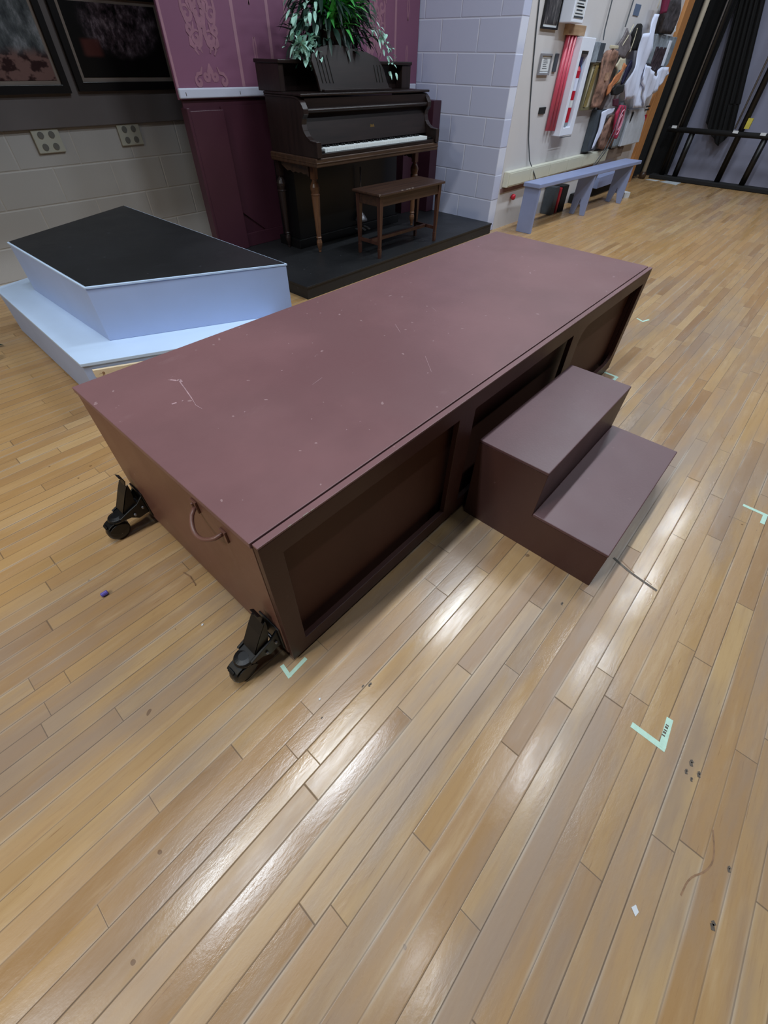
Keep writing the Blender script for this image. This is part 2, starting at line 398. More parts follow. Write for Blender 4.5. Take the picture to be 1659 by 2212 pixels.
# marks that belong to the floor
def mark(pts, wd, c, z=0.0007):
    if len(pts) > 3:      # smooth the path
        for _ in range(2): pts = [pts[0]]+[q for i in range(len(pts)-1) for q in (((pts[i][0]*3+pts[i+1][0])/4, (pts[i][1]*3+pts[i+1][1])/4), ((pts[i][0]+pts[i+1][0]*3)/4, (pts[i][1]+pts[i+1][1]*3)/4))]+[pts[-1]]
    b = MB(); n = len(pts)
    for (xa, ya), (xb, yb) in zip(pts, pts[1:]):
        t = Vector((xb-xa, yb-ya)).normalized(); q = Vector((-t.y, t.x))*wd/2
        b.quad((xa+q.x, ya+q.y, z), (xb+q.x, yb+q.y, z), (xb-q.x, yb-q.y, z), (xa-q.x, ya-q.y, z))
    o = b.build('scuff_mark', c, floor); return o
M['scuff'] = plain('dark_scuff', srgb(92, 82, 72), 0.6, 0, 0.3, 80)
M['scuff2'] = plain('brown_stain', srgb(140, 108, 80), 0.5, 0, 0.3, 60)
mark([(1.062, -0.572), (1.048, -0.61), (1.036, -0.65), (1.030, -0.69), (1.022, -0.742)], 0.010, M['scuff'])
mark([(1.070, -0.60), (1.056, -0.63), (1.046, -0.655)], 0.004, M['scuff2'])
mark([(1.045, -0.69), (1.036, -0.72)], 0.003, M['scuff2'])
mark([(0.412, -1.068), (0.355, -1.086), (0.315, -1.076), (0.28, -1.05), (0.235, -1.045)], 0.0035, M['scuff2'])
for x, y, s in ((0.357, -1.117, 0.006), (0.23, -1.114, 0.008), (0.747, -0.518, 0.006), (0.107, -0.218, 0.006), (0.09, -0.205, 0.004),
                (0.53, -0.99, 0.008), (0.515, -1.012, 0.007), (0.50, -0.985, 0.006), (0.49, -1.0, 0.005), (-0.05, -0.18, 0.003)):
    mark([(x-s, y), (x+s*0.3, y+s*0.6), (x+s, y)], s, M['scuff'])

# ------------------------------------------------------------------ spike tape corners
def tape(corner, a, bb, wd, label):
    """L of tape: arms from corner to a and to bb"""
    b = MB(); c = Vector(corner)
    for k, e in enumerate((a, bb)):
        e = Vector(e); t = (e-c).normalized(); q = Vector((-t.y, t.x))*wd/2; s = c-t*wd/2*(1 if k == 0 else 0.2)
        z = 0.0006+0.0003*k
        b.prism([(s+q)[:], (e+q)[:], (e-q)[:], (s-q)[:]], 'Z', 0.0001, z)
    return solo(b, 'spike_tape', M['tape'], (c.x, c.y, 0), label, 'floor tape', None)
T = [tape((-0.036, -0.020), (-0.030, 0.022), (0.034, -0.016), 0.012, 'torn mint tape corner on the floor by the nearest caster and platform corner'),
     tape((0.517, -0.917), (0.519, -0.834), (0.608, -0.910), 0.017, 'mint tape corner with pen scribble, lowest right on the floor'),
     tape((1.711, -0.956), (1.713, -0.873), (1.645, -0.955), 0.016, 'mint tape corner at the right edge of the picture, opening toward the steps'),
     tape((2.400, -0.072), (2.405, 0.01), (2.35, -0.072), 0.016, 'mint tape corner under the far right corner of the maroon platform'),
     tape((3.318, 0.092), (3.346, 0.142), (3.384, 0.069), 0.014, 'thin pale tape corner on bare floor beyond the far end of the platform')]
b = MB()
for k in range(5): b.box(0.548+k*0.0085, 0.552+k*0.0085+0.002*(k % 2), -0.914, -0.906, 0.0010, 0.00105)
b.build('pen_writing', M['scuff'], T[1])

# ------------------------------------------------------------------ maroon rolling platform
L, Wd, H, hb = 2.44, 0.9186, 0.5625, 0.015
plat = thing('rolling_platform', (0, 0, 0), 'long maroon wooden stage platform on casters with handle on its end', 'platform')
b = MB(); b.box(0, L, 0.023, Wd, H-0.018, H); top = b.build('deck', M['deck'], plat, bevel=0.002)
b = MB(); b.box(0.004, 0.024, 0.024, Wd-0.004, hb+0.012, H-0.0185); b.build('end_panel', M['maroon'], plat, bevel=0.002)
b = MB(); b.box(L-0.024, L-0.004, 0.024, Wd-0.004, hb+0.012, H-0.0185); b.build('end_panel', M['maroon'], plat, bevel=0.002)
b = MB(); b.box(0.025, L-0.025, Wd-0.024, Wd-0.004, hb+0.012, H-0.0185); b.build('back_panel', M['maroon'], plat)
# front frame with three openings, recessed skin behind
FB, FT = 0.078, 0.497
b = MB()
def rr(x0, x1, z0, z1, rad, corners):
    """rounded opening outline, counter-clockwise from lower-left; corners = radius flags ll, lr, ur, ul"""
    out = []
    for (cx_, cz_, a0, fl) in ((x0, z0, 180, corners[0]), (x1, z0, 270, corners[1]), (x1, z1, 0, corners[2]), (x0, z1, 90, corners[3])):
        if not fl: out.append((cx_, cz_)); continue
        sx = 1 if cx_ == x0 else -1; sz = 1 if cz_ == z0 else -1
        for k in range(7):
            a = math.radians(a0+15*k); out.append((cx_+sx*rad+rad*math.cos(a), cz_+sz*rad+rad*math.sin(a)))
    return out
ops = [rr(0.060, 0.752, FB, FT, 0.05, (0, 0, 0, 0)), rr(0.842, 1.568, FB, FT, 0.05, (0, 0, 0, 0)), rr(1.655, 2.385, FB, FT, 0.07, (1, 1, 0, 1))]
def frame_with_holes(b, x0, x1, z0, z1, holes, y0, y1):
    bm2 = bmesh.new()
    loops = [[(x0, z0), (x1, z0), (x1, z1), (x0, z1)]]+holes
    es = []
    for lp in loops:
        vs = [bm2.verts.new((p[0], y0, p[1])) for p in lp]
        es += [bm2.edges.new((vs[i], vs[(i+1) % len(vs)])) for i in range(len(vs))]
    bmesh.ops.triangle_fill(bm2, use_beauty=True, edges=es)
    r_ = bmesh.ops.extrude_face_region(bm2, geom=list(bm2.faces))
    bmesh.ops.translate(bm2, verts=[v for v in r_['geom'] if isinstance(v, bmesh.types.BMVert)], vec=(0, y1-y0, 0))
    me = bpy.data.meshes.new('tmp'); bm2.to_mesh(me); bm2.free(); b.bm.from_mesh(me); bpy.data.meshes.remove(me)
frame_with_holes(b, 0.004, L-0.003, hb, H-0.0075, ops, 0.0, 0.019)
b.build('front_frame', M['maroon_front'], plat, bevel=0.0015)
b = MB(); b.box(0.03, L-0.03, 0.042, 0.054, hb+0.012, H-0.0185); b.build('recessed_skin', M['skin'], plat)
b = MB(); b.box(0.03, L-0.03, 0.0205, 0.030, H-0.060, H-0.0185); b.box(0.03, 0.055, 0.0205, 0.05, 0.03, H-0.06); b.box(L-0.055, L-0.03, 0.0205, 0.05, 0.03, H-0.06)
b.build('front_cleat', M['maroon_front'], plat)
b = MB(); b.box(0.004, L-0.003, 0.0, 0.019, H-0.0074, H-0.001); b.build('frame_sheen_edge', M['deck'], plat, bevel=0.0015)  # deck-toned strip paints the sheen along the frame's top edge
# chipped pale spots on the front top edge and scratches on the deck
b = MB()
for x, s in ((0.135, 0.016), (0.155, 0.008), (0.09, 0.010), (1.86, 0.018), (1.40, 0.010), (0.9, 0.005), (1.06, 0.004), (0.75, 0.004)):
    b.prism([(x-s/2, -0.0004), (x+s/2, -0.0004), (x+s*0.6, 0.001+s*0.08), (x-s*0.3, 0.0015+s*0.06)], 'Z', H-0.0032, H-0.0006)
b.build('chipped_paint', M['mat'], plat)['kind'] = 'stuff'
M['scr'] = plain('pale_scratch', srgb(170, 138, 142), 0.6, 0, 0.2, 50)
def deck_pt(px): return px
b = MB()
def scratch(pts, wd):
    n = len(pts)
    for i in range(n-1):
        a, c = Vector(pts[i]), Vector(pts[i+1]); t = (c-a).normalized(); q = Vector((-t.y, t.x))*wd/2
        b.quad((*(a+q), H+0.0004), (*(c+q), H+0.0004), (*(c-q), H+0.0004), (*(a-q), H+0.0004))
SCR = [([(0.240, 0.715), (0.228, 0.66), (0.214, 0.60)], 0.003), ([(0.225, 0.742), (0.236, 0.725), (0.246, 0.722), (0.243, 0.705)], 0.006), ([(0.214, 0.60), (0.203, 0.56), (0.205, 0.53)], 0.0014),
       ([(0.158, 0.615), (0.172, 0.612)], 0.006), ([(1.02, 0.50), (0.98, 0.44)], 0.0012), ([(0.51, 0.40), (0.56, 0.41)], 0.001),
       ([(0.83, 0.18), (0.90, 0.26)], 0.001), ([(1.25, 0.50), (1.23, 0.46)], 0.001)]
for p_, w_ in SCR: scratch(p_, w_)
for k in range(26):
    x, y = random.uniform(0.1, 2.3), random.uniform(0.06, 0.88); s = random.uniform(0.001, 0.0028)
    scratch([(x, y), (x+s*2, y+s*random.uniform(-1, 1))], s*1.4)
b.build('scratches', M['scr'], plat)['kind'] = 'stuff'
def handle(xf, s, y0=0.262, y1=0.148):
    b = MB(); pts = []
    for k in range(13):
        t = k/12; a = PI*t
        pts.append((xf+s*(0.004+0.040*math.sin(a)**0.6), y0+(y1-y0)*t*1.0, 0.507-0.012*t-0.026*math.sin(a)**0.7))
    b.tube(pts, 0.0058, 10)
    h = b.build('carry_handle', M['maroon'], plat, smooth=True)
    for y, z in ((y0, 0.508), (y1, 0.488)):
        b = MB(); b.box(min(xf, xf+s*0.006), max(xf, xf+s*0.006), y-0.012, y+0.012, z-0.02, z+0.018); b.tube([(xf+s*0.006, y, z+0.01), (xf+s*0.011, y, z+0.01)], 0.004)
        b.build('handle_mount', M['maroon'], h, bevel=0.001)
handle(0.004, -1); handle(L-0.004, 1, 0.80, 0.67)
def caster(xf, s, yc):
    X = lambda v: xf+s*v
    bx = lambda b, a, c, *rest: b.box(min(X(a), X(c)), max(X(a), X(c)), *rest)
    b = MB(); bx(b, 0, 0.005, yc-0.045, yc+0.045, 0.050, 0.165)
    br = b.build('caster', M['blackmetal'], plat, bevel=0.0015)
    for dy in (-0.036, 0.028):
        b = MB(); b.prism([(X(0.005), 0.150), (X(0.005), 0.070), (X(0.045), 0.066), (X(0.068), 0.086), (X(0.098), 0.0895), (X(0.104), 0.102), (X(0.062), 0.118), (X(0.030), 0.128)], 'Y', yc+dy, yc+dy+0.008)
        b.build('side_bracket', M['blackmetal'], br, bevel=0.002)
    b = MB(); b.prism([(X(0.050), 0.088), (X(0.108), 0.0875), (X(0.116), 0.096), (X(0.056), 0.112)], 'Y', yc-0.028, yc+0.028); b.build('swing_plate', M['blackmetal'], br, bevel=0.003)
    for x_, z_ in ((0.052, 0.092), (0.018, 0.105)):
        b = MB(); b.tube([(X(x_), yc-0.042, z_), (X(x_), yc+0.042, z_)], 0.005); b.build('pivot_pin', M['steel'], br, smooth=True)
    b = MB()       # channel-shaped foot lever: two flanges and a web that curls outward at its tip
    fl_ = [(X(0.042), 0.096), (X(0.078), 0.092), (X(0.084), 0.116), (X(0.050), 0.176), (X(0.030), 0.208), (X(0.022), 0.216), (X(0.022), 0.19), (X(0.030), 0.14)]
    for dy in (-0.027, 0.0235): b.prism(fl_, 'Y', yc+dy, yc+dy+0.0035)
    web = [(0.0845, 0.114), (0.050, 0.178), (0.030, 0.210), (0.024, 0.226), (0.026, 0.238), (0.034, 0.246)]
    for (xa, za), (xb, zb_) in zip(web, web[1:]):
        b.prism([(X(xa), za), (X(xb), zb_), (X(xb-0.003), zb_-0.001), (X(xa-0.003), za-0.001)], 'Y', yc-0.027+(0.010 if za > 0.20 else 0), yc+0.027-(0.010 if za > 0.20 else 0))
    b.build('foot_lever', M['blackmetal'], br)
    b = MB(); b.lathe([(0.018, 0.0), (0.029, 0.002), (0.031, 0.010), (0.027, 0.017), (0.014, 0.021)], (X(0.106), yc, 0.081), 'Z', 20); b.build('swivel_head', M['blackmetal'], br, bevel=0.001)
    wr = 0.0400; wx = X(0.122)
    arc = lambda rad, a0, a1, n=9: [(wx+s*rad*math.cos(math.radians(a0+(a1-a0)*k/(n-1))), wr+rad*math.sin(math.radians(a0+(a1-a0)*k/(n-1)))) for k in range(n)]
    for dy in (-0.0245, 0.0215):
        b = MB(); b.prism(arc(wr*0.93, 28, 172)+[(wx+s*0.006, wr-0.010), (wx+s*0.018, wr+0.002)], 'Y', yc+dy, yc+dy+0.003); b.build('fork_arm', M['blackmetal'], br, bevel=0.001)
    b = MB(); b.prism(arc(wr+0.0055, 42, 150)+arc(wr+0.0025, 150, 42), 'Y', yc-0.0215, yc+0.0215); b.prism(arc(wr+0.010, 44, 56, 3)+arc(wr+0.0056, 56, 44, 3), 'Y', yc-0.012, yc+0.012)
    b.build('hood', M['blackmetal'], br, bevel=0.001)
    b = MB(); b.lathe([(0.012, -0.0195), (wr-0.012, -0.0195), (wr-0.004, -0.0165), (wr, -0.008), (wr, 0.008), (wr-0.004, 0.0165), (wr-0.012, 0.0195), (0.012, 0.0195)], (wx, yc, wr), 'Y', 36)
    wh = b.build('wheel', M['tyre'], br, smooth=True)
    b = MB(); b.tube([(wx, yc-0.024, wr-0.004), (wx, yc+0.024, wr-0.004)], 0.005); b.build('axle', M['steel'], br, smooth=True)
caster(0.004, -1, 0.078); caster(0.004, -1, 0.868); caster(L-0.004, 1, 0.078); caster(L-0.004, 1, 0.868)

# ------------------------------------------------------------------ maroon step unit
sa, sb, y0, y1, y2, z1, z2 = 0.8776, 1.6032, -0.0202, -0.2821, -0.5549, 0.3655, 0.1761
st = thing('step_unit', (sa, y0, 0), 'maroon two-step wooden stair block against the front of the long platform', 'steps')
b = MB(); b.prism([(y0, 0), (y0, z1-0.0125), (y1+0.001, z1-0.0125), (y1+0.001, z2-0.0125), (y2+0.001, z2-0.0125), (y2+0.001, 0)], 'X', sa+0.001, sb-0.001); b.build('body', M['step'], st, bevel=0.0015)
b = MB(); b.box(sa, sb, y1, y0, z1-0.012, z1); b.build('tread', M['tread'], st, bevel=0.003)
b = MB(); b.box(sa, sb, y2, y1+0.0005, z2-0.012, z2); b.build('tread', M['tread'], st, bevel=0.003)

# ------------------------------------------------------------------ pale blue platforms
h1, h2 = 0.269, 0.524
lo = thing('low_platform', (0.2, 1.718, 0), 'large low pale blue platform on the floor beneath the black-topped one', 'platform')
poly = [(0.20, 1.718), (1.15, 1.281), (1.16, 2.90), (0.48, 3.11), (0.235, 3.04)]
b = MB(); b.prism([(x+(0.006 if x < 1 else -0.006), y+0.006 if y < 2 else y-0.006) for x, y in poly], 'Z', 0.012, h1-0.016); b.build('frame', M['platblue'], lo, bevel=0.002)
b = MB(); b.prism(poly, 'Z', h1-0.0155, h1); b.build('top', M['platblue_lit'], lo, bevel=0.002)
def along(p, q, t): return (p[0]+(q[0]-p[0])*t, p[1]+(q[1]-p[1])*t)
a_, c_ = along(poly[0], poly[1], 0.035), along(poly[0], poly[1], 0.99)
b = MB(); b.prism([(a_[0], a_[1]-0.0125), (c_[0], c_[1]-0.0125), (c_[0], c_[1]+0.004), (a_[0], a_[1]+0.004)], 'Z', h1-0.072, h1-0.034)
sl = b.build('raw_wood_strip', M['pine'], lo, bevel=0.001)
b = MB(); k_ = along(poly[0], poly[1], 0.07); b.lathe([(0.006, -0.0015), (0.006, 0.0005)], (k_[0], k_[1]-0.0135, h1-0.052), 'Y', 10)
b.box(k_[0]-0.02, k_[0]+0.025, k_[1]-0.0140, k_[1]-0.0128, h1-0.0525, h1-0.0510); b.build('knot', M['scuff2'], sl)
up = thing('tall_platform', (0.397, 1.849, h1), 'pale blue platform with black top, set on the larger low platform', 'platform')
up_poly = [(0.398, 1.849), (1.262, 1.455), (1.245, 3.235), (0.388, 2.848)]
ins = lambda k: [(x+(k if x < 1 else -k), y+(k if y < 2 else -k)) for x, y in up_poly]
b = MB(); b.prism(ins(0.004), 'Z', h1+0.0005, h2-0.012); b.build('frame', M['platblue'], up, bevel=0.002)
b = MB(); b.prism(up_poly, 'Z', h2-0.0118, h2-0.0035); b.build('top_sheet', M['platblue_lit'], up, bevel=0.001)
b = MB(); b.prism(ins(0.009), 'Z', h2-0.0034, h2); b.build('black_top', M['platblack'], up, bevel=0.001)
b = MB()
for t0, t1 in ((0.22, 0.35), (0.37, 0.40), (0.62, 0.72)):
    a_, c_ = along((0.41, 1.86), (1.25, 1.475), t0), along((0.41, 1.86), (1.25, 1.475), t1)
    b.quad((a_[0], a_[1], h2+0.0003), (c_[0], c_[1], h2+0.0003), (c_[0]+0.01, c_[1]+0.12, h2+0.0003), (a_[0]+0.03, a_[1]+0.09, h2+0.0003))
b.bm.free()

# ------------------------------------------------------------------ low black riser
rx0, rx1, ry0, ry1, rh = 1.90, 4.493, 2.11, 3.33, 0.092
ri = thing('black_riser', (rx0, ry0, 0), 'low black painted riser under the piano and its bench', 'platform')
b = MB(); b.box(rx0+0.006, rx1-0.006, ry0+0.006, ry1, 0, rh-0.014); b.build('frame', M['riser'], ri)
b = MB(); b.box(rx0, rx1, ry0, ry1, rh-0.0138, rh); b.build('top', M['riser'], ri, bevel=0.002)

# ------------------------------------------------------------------ wallpapered flat
YF = 3.24
fl = thing('scenery_flat', (1.9, YF, 0), 'mauve wallpapered scenery flat with white rail and burgundy base behind the piano', 'scenery flat')
b = MB(); b.box(1.868, 4.485, YF, YF+0.02, 1.04, 4.0)
wp = b.build('wallpaper_panel', M['mauve'], fl)
wp['label'] = 'mauve panel with dusty pink damask'
yy = YF-0.0008
b = MB()
for x in (2.42, 2.72, 3.285, 3.585, 4.15): b.quad((x-0.013, yy, 1.10), (x+0.013, yy, 1.10), (x+0.013, yy, 3.9), (x-0.013, yy, 3.9))
b.quad((1.872, yy, 1.10), (1.888, yy, 1.10), (1.888, yy, 3.9), (1.872, yy, 3.9))
b.build('stripes', M['stripe'], wp)
def spiral(cx, cz, r0, r1, a0, turns, n=16):
    return [(cx+(r0+(r1-r0)*k/(n-1))*math.cos(a0+turns*2*PI*k/(n-1)), cz+(r0+(r1-r0)*k/(n-1))*math.sin(a0+turns*2*PI*k/(n-1))) for k in range(n)]
b = MB()
lay = [0]
def motif(b, cx, cz, s, zmin=1.102):
    def add(pts, wd):
        for sg in (1, -1):
            q = [(cx+sg*px*s, cz+pz*s) for px, pz in pts]
            if min(z for _, z in q) < zmin:
                q = [p for p in q if p[1] >= zmin]
            lay[0] += 1
            if len(q) > 1: b.ribbon(q, lambda t: wd*s*(0.55+0.9*math.sin(PI*min(1, max(0, t)))), yy-0.0001-0.00006*(lay[0] % 40))
    W_ = 0.016
    add(spiral(0.085, 0.11, 0.006, 0.045, 0, 1.25), W_); add(spiral(0.09, -0.02, 0.006, 0.042, 2, -1.2), W_)
    add(spiral(0.055, -0.12, 0.005, 0.036, 1, 1.2), W_); add(spiral(0.035, 0.20, 0.004, 0.030, 3, -1.1), W_)
    add(spiral(0.030, 0.04, 0.004, 0.034, 0.5, 1.3), W_); add(spiral(0.10, -0.085, 0.004, 0.026, 4, 1.1), W_)
    add([(0.0, 0.26), (0.012, 0.22), (0.02, 0.17), (0.045, 0.14)], W_*1.2)
    add([(0.125, 0.10), (0.118, 0.05), (0.122, 0.0), (0.105, -0.05), (0.075, -0.09)], W_*0.9)
    add([(0.0, -0.03), (0.02, -0.06), (0.015, -0.10), (0.03, -0.15), (0.055, -0.175)], W_*1.3)
    add([(0.0, 0.12), (0.03, 0.10), (0.05, 0.06), (0.045, 0.0), (0.02, -0.03)], W_*1.1)
    add([(0.105, -0.115), (0.10, -0.15), (0.085, -0.165)], W_*1.4)
    add([(0.014, 0.0), (0.03, -0.005), (0.018, -0.05), (0.0, -0.075)], W_*1.6)
    add([(0.06, 0.0), (0.075, 0.03), (0.06, 0.07), (0.07, 0.10)], W_*0.9)
    add(spiral(0.10, 0.175, 0.004, 0.032, 1, 1.1), W_); add([(0.0, 0.17), (0.014, 0.14), (0.01, 0.10), (0.0, 0.07)], W_*1.2)
    add([(0.06, 0.245), (0.075, 0.215), (0.105, 0.21), (0.13, 0.18), (0.135, 0.13)], W_*0.9); add(spiral(0.02, -0.005, 0.003, 0.02, 2, 1.0), W_*0.7)
    add([(0.06, -0.05), (0.07, -0.09), (0.10, -0.11), (0.12, -0.09)], W_); add(spiral(0.065, 0.055, 0.003, 0.022, 0, -1.0), W_*0.7)
    add([(0.03, -0.19), (0.045, -0.16), (0.07, -0.15), (0.08, -0.175), (0.06, -0.20)], W_*0.9)
for cx_ in (2.155, 3.0, 3.88):
    for cz_ in (1.455, 0.955, 1.955, 2.455): motif(b, cx_, cz_, 1.0)
for cx_ in (2.57, 3.43, 4.32):
    for cz_ in (1.26, 1.62, 1.98):
        for sg in (1, -1):
            b.ribbon([(cx_+sg*0.004, cz_+0.09), (cx_+sg*0.012, cz_+0.05), (cx_+sg*0.008, cz_), (cx_+sg*0.016, cz_-0.04), (cx_+sg*0.006, cz_-0.09), (cx_+sg*0.001, cz_-0.12)], 0.013, yy-0.0002)
b.build('damask_pattern', M['motif'], wp)
b = MB(); b.box(1.868, 4.46, YF-0.022, YF, 1.045, 1.098); cr = b.build('chair_rail', M['white_trim'], fl, bevel=0.008, seg=3)
for x in (1.915, 2.36): b = MB(); b.box(x, x+0.004, YF-0.0235, YF-0.0215, 1.06, 1.078); b.build('nail_hole', M['scuff'], cr)
b = MB(); b.box(1.885, 4.485, YF+0.0, YF+0.012, rh+0.001, 1.04); b.build('lower_skin', M['burgundy'], fl)
b = MB(); b.box(1.878, 1.90, YF-0.05, YF+0.03, rh+0.001, 1.0); b.box(1.90, 2.175, YF-0.045, YF-0.002, rh+0.001, 0.985)
b.build('stile', M['burgundy'], fl, bevel=0.003)
b = MB(); b.box(2.176, 2.62, YF-0.022, YF-0.002, rh+0.001, 0.19); b.build('bottom_rail', M['burgundy'], fl, bevel=0.002)
b = MB(); b.prism([(2.176, 0.36), (2.40, 0.192), (2.90, 0.192), (2.90, 1.0), (2.176, 1.0)], 'Y', YF-0.012, YF-0.002); b.build('panel_insert', M['burgundy'], fl)
b = MB(); b.box(4.10, 4.36, 3.05, YF-0.003, rh+0.001, 0.985); b.build('side_panel', M['burgundy'], fl)
b = MB(); b.box(4.365, 4.488, 2.905, YF-0.003, rh+0.001, 0.992); b.build('end_post', M['burgundy'], fl, bevel=0.003)

# ------------------------------------------------------------------ upright piano
PX0, PX1 = 2.405, 3.865
pn = thing('upright_piano', (PX0, 2.46, rh), 'dark walnut upright piano with scrolled arms on the black riser', 'piano')
arm = [(2.985, 0.755), (2.985, 1.068), (2.655, 1.068), (2.62, 1.062), (2.588, 1.040), (2.566, 1.008), (2.566, 0.985), (2.588, 0.962), (2.596, 0.930),
       (2.585, 0.895), (2.555, 0.865), (2.515, 0.846), (2.475, 0.842), (2.462, 0.846), (2.455, 0.838), (2.455, 0.757)]
rail = [(2.99, 1.070), (2.655, 1.070), (2.618, 1.064), (2.585, 1.042), (2.562, 1.010), (2.562, 0.984), (2.585, 0.960), (2.593, 0.930), (2.582, 0.897), (2.553, 0.868), (2.514, 0.849), (2.470, 0.845)]
for xa, xb in ((PX0, PX0+0.042), (PX1-0.042, PX1)):
    b = MB(); b.prism(arm, 'X', xa+0.004, xb-0.004); sp = b.build('side_arm', M['walnut_z'], pn)
    b = MB()
    for (ya, za), (yb, zb) in zip(rail, rail[1:]):
        t = Vector((yb-ya, zb-za)).normalized(); q = Vector((t.y, -t.x))*0.007
        b.prism([(ya-q.x, za-q.y), (yb-q.x, zb-q.y), (yb+q.x*0.2, zb+q.y*0.2), (ya+q.x*0.2, za+q.y*0.2)], 'X', xa-0.002, xb+0.002)
    b.build('arm_moulding', M['walnut_z'], sp, bevel=0.0015)
    b = MB(); b.box(xa-0.001, xb+0.001, 2.447, 2.456, 0.757, 0.845); b.build('arm_front', M['walnut_z'], sp, bevel=0.002)
# keybed with worn wood moulding
b = MB(); b.box(PX0-0.008, PX1+0.008, 2.456, 3.0, 0.700, 0.7545); kb = b.build('keybed', M['oldwood'], pn, bevel=0.008, seg=3)
b = MB(); b.box(PX0-0.010, PX1+0.010, 2.452, 2.998, 0.722, 0.731); b.build('moulding', M['oldwood'], kb, bevel=0.003)
b = MB(); b.box(PX0+0.043, PX1-0.043, 2.462, 2.487, 0.756, 0.777); b.build('key_slip', M['walnut'], pn, bevel=0.002)
for xa, xb in ((PX0+0.044, 2.515), (3.752, PX1-0.044)):
    b = MB(); b.box(xa, xb, 2.488, 2.63, 0.756, 0.79); b.build('key_block', M['blackgloss'], pn, bevel=0.003)
kx0, kx1 = 2.519, 3.748; kw = (kx1-kx0)/52
b = MB()
for k in range(52): b.box(kx0+k*kw+0.0005, kx0+(k+1)*kw-0.0005, 2.490, 2.63, 0.778, 0.800)
b.build('white_keys', M['ivory'], pn, bevel=0.0006, seg=1)
b = MB(); pat = [1, 0, 1, 1, 0, 1, 1]
for k in range(51):
    if pat[k % 7]: x = kx0+(k+1)*kw; b.box(x-0.006, x+0.006, 2.547, 2.63, 0.797, 0.811)
b.build('black_keys', M['blackgloss'], pn, bevel=0.001, seg=1)
# sloping fallboard, mouldings, front shelf
b = MB(); b.prism([(2.560, 0.815), (2.572, 0.815), (2.625, 0.985), (2.613, 0.985)], 'X', PX0+0.043, PX1-0.043); fb = b.build('fallboard', M['walnut'], pn)
b = MB(); b.lathe([(0.0, 0), (0.013, 0.001), (0.010, 0.004), (0.0, 0.005)], (3.13, 2.5995, 0.89), 'Y', 6); b.prism([(3.105, 0.885), (3.155, 0.885), (3.145, 0.902), (3.13, 0.895), (3.115, 0.902)], 'Y', 2.581, 2.590); b.build('crest_emblem', M['brass'], fb)
b = MB(); b.tube([(PX0+0.042, 2.578, 1.000), (PX1-0.042, 2.578, 1.000)], 0.012, 12); b.box(PX0+0.042, PX1-0.042, 2.58, 2.63, 0.986, 1.012); b.build('front_moulding', M['walnut'], pn, smooth=False)
b = MB(); b.box(PX0+0.042, PX1-0.042, 2.592, 2.61, 1.012, 1.062); b.build('upper_panel', M['walnut'], pn)
b = MB(); b.box(PX0+0.003, PX1-0.003, 2.583, 3.0, 1.0715, 1.086); b.build('top_shelf', M['walnut'], pn, bevel=0.005)
b = MB(); b.box(PX0+0.012, PX0+0.055, 2.80, 3.06, 1.0865, 1.225); b.box(PX1-0.125, PX1-0.010, 2.80, 3.06, 1.0865, 1.225); b.box(PX0+0.055, PX1-0.125, 2.87, 3.06, 1.0865, 1.225)
hu = b.build('raised_back_case', M['walnut_z'], pn, bevel=0.003)
b = MB(); b.box(PX0+0.006, PX1-0.004, 2.79, 3.07, 1.2255, 1.246); b.build('lid', M['walnut'], hu, bevel=0.005)
b = MB(); b.box(PX0+0.09, PX1-0.09, 2.86, 3.10, rh+0.07, 0.699); b.build('lower_case', M['blackgloss'], pn)
b = MB(); b.box(PX0+0.06, PX1-0.06, 2.84, 3.12, rh, rh+0.068); b.build('plinth', M['blackgloss'], pn, bevel=0.003)
# music desk: shouldered panel with fluted ends, leaning on the shelf
desk = [(2.665, 1.088), (3.425, 1.088), (3.40, 1.14), (3.385, 1.20), (3.335, 1.262), (3.22, 1.290), (3.08, 1.305), (2.95, 1.322), (2.82, 1.318), (2.715, 1.305), (2.655, 1.272), (2.640, 1.24), (2.66, 1.15)]
b = MB(); b.prism(desk, 'Y', -0.009, 0.009)
for v in b.bm.verts:
    z = v.co.z-1.088; v.co.y += 2.665+z*0.30
md = b.build('music_desk', M['walnut'], pn, bevel=0.003)
for x0_ in (2.70, 2.735, 2.77, 2.805, 3.27, 3.305, 3.34):
    b = MB(); zt = 1.27 if x0_ < 3 else 1.225
    b.tube([(x0_-(0.012 if x0_ < 3 else -0.004), 2.655+0.3*(zt-1.088), zt), (x0_+(0.004 if x0_ < 3 else 0.012), 2.655+0.3*0.045, 1.133)], 0.0045, 6); b.build('flute', M['blackgloss'], md)
b = MB(); b.box(2.68, 3.42, 2.632, 2.66, 1.087, 1.100); b.build('desk_ledge', M['walnut'], md, bevel=0.002)
# legs: turned with square block, bulb, tapered fluted shaft and ball foot
prof = [(0.008, 0.0), (0.012, 0.004), (0.011, 0.018), (0.013, 0.022), (0.022, 0.055), (0.024, 0.075), (0.019, 0.098), (0.015, 0.104), (0.023, 0.108), (0.023, 0.114),
        (0.019, 0.120), (0.034, 0.405), (0.037, 0.412), (0.030, 0.420), (0.037, 0.445), (0.038, 0.462), (0.030, 0.482), (0.019, 0.498), (0.017, 0.515)]
def pleg(x, y):
    b = MB(); b.lathe([(q, h+rh) for q, h in prof], (x, y, 0), 'Z', 16); b.box(x-0.021, x+0.021, y-0.021, y+0.021, rh+0.51, 0.6995)
    return b.build('leg', M['oldwood_z'] if y < 2.8 else M['walnut_z'], pn)
for x in (PX0+0.13, PX1-0.06): pleg(x, 2.66)
for x in (PX0+0.035, PX1-0.035): pleg(x, 2.965)
b = MB(); ap = [(2.688, 0.699), (2.94, 0.699)]
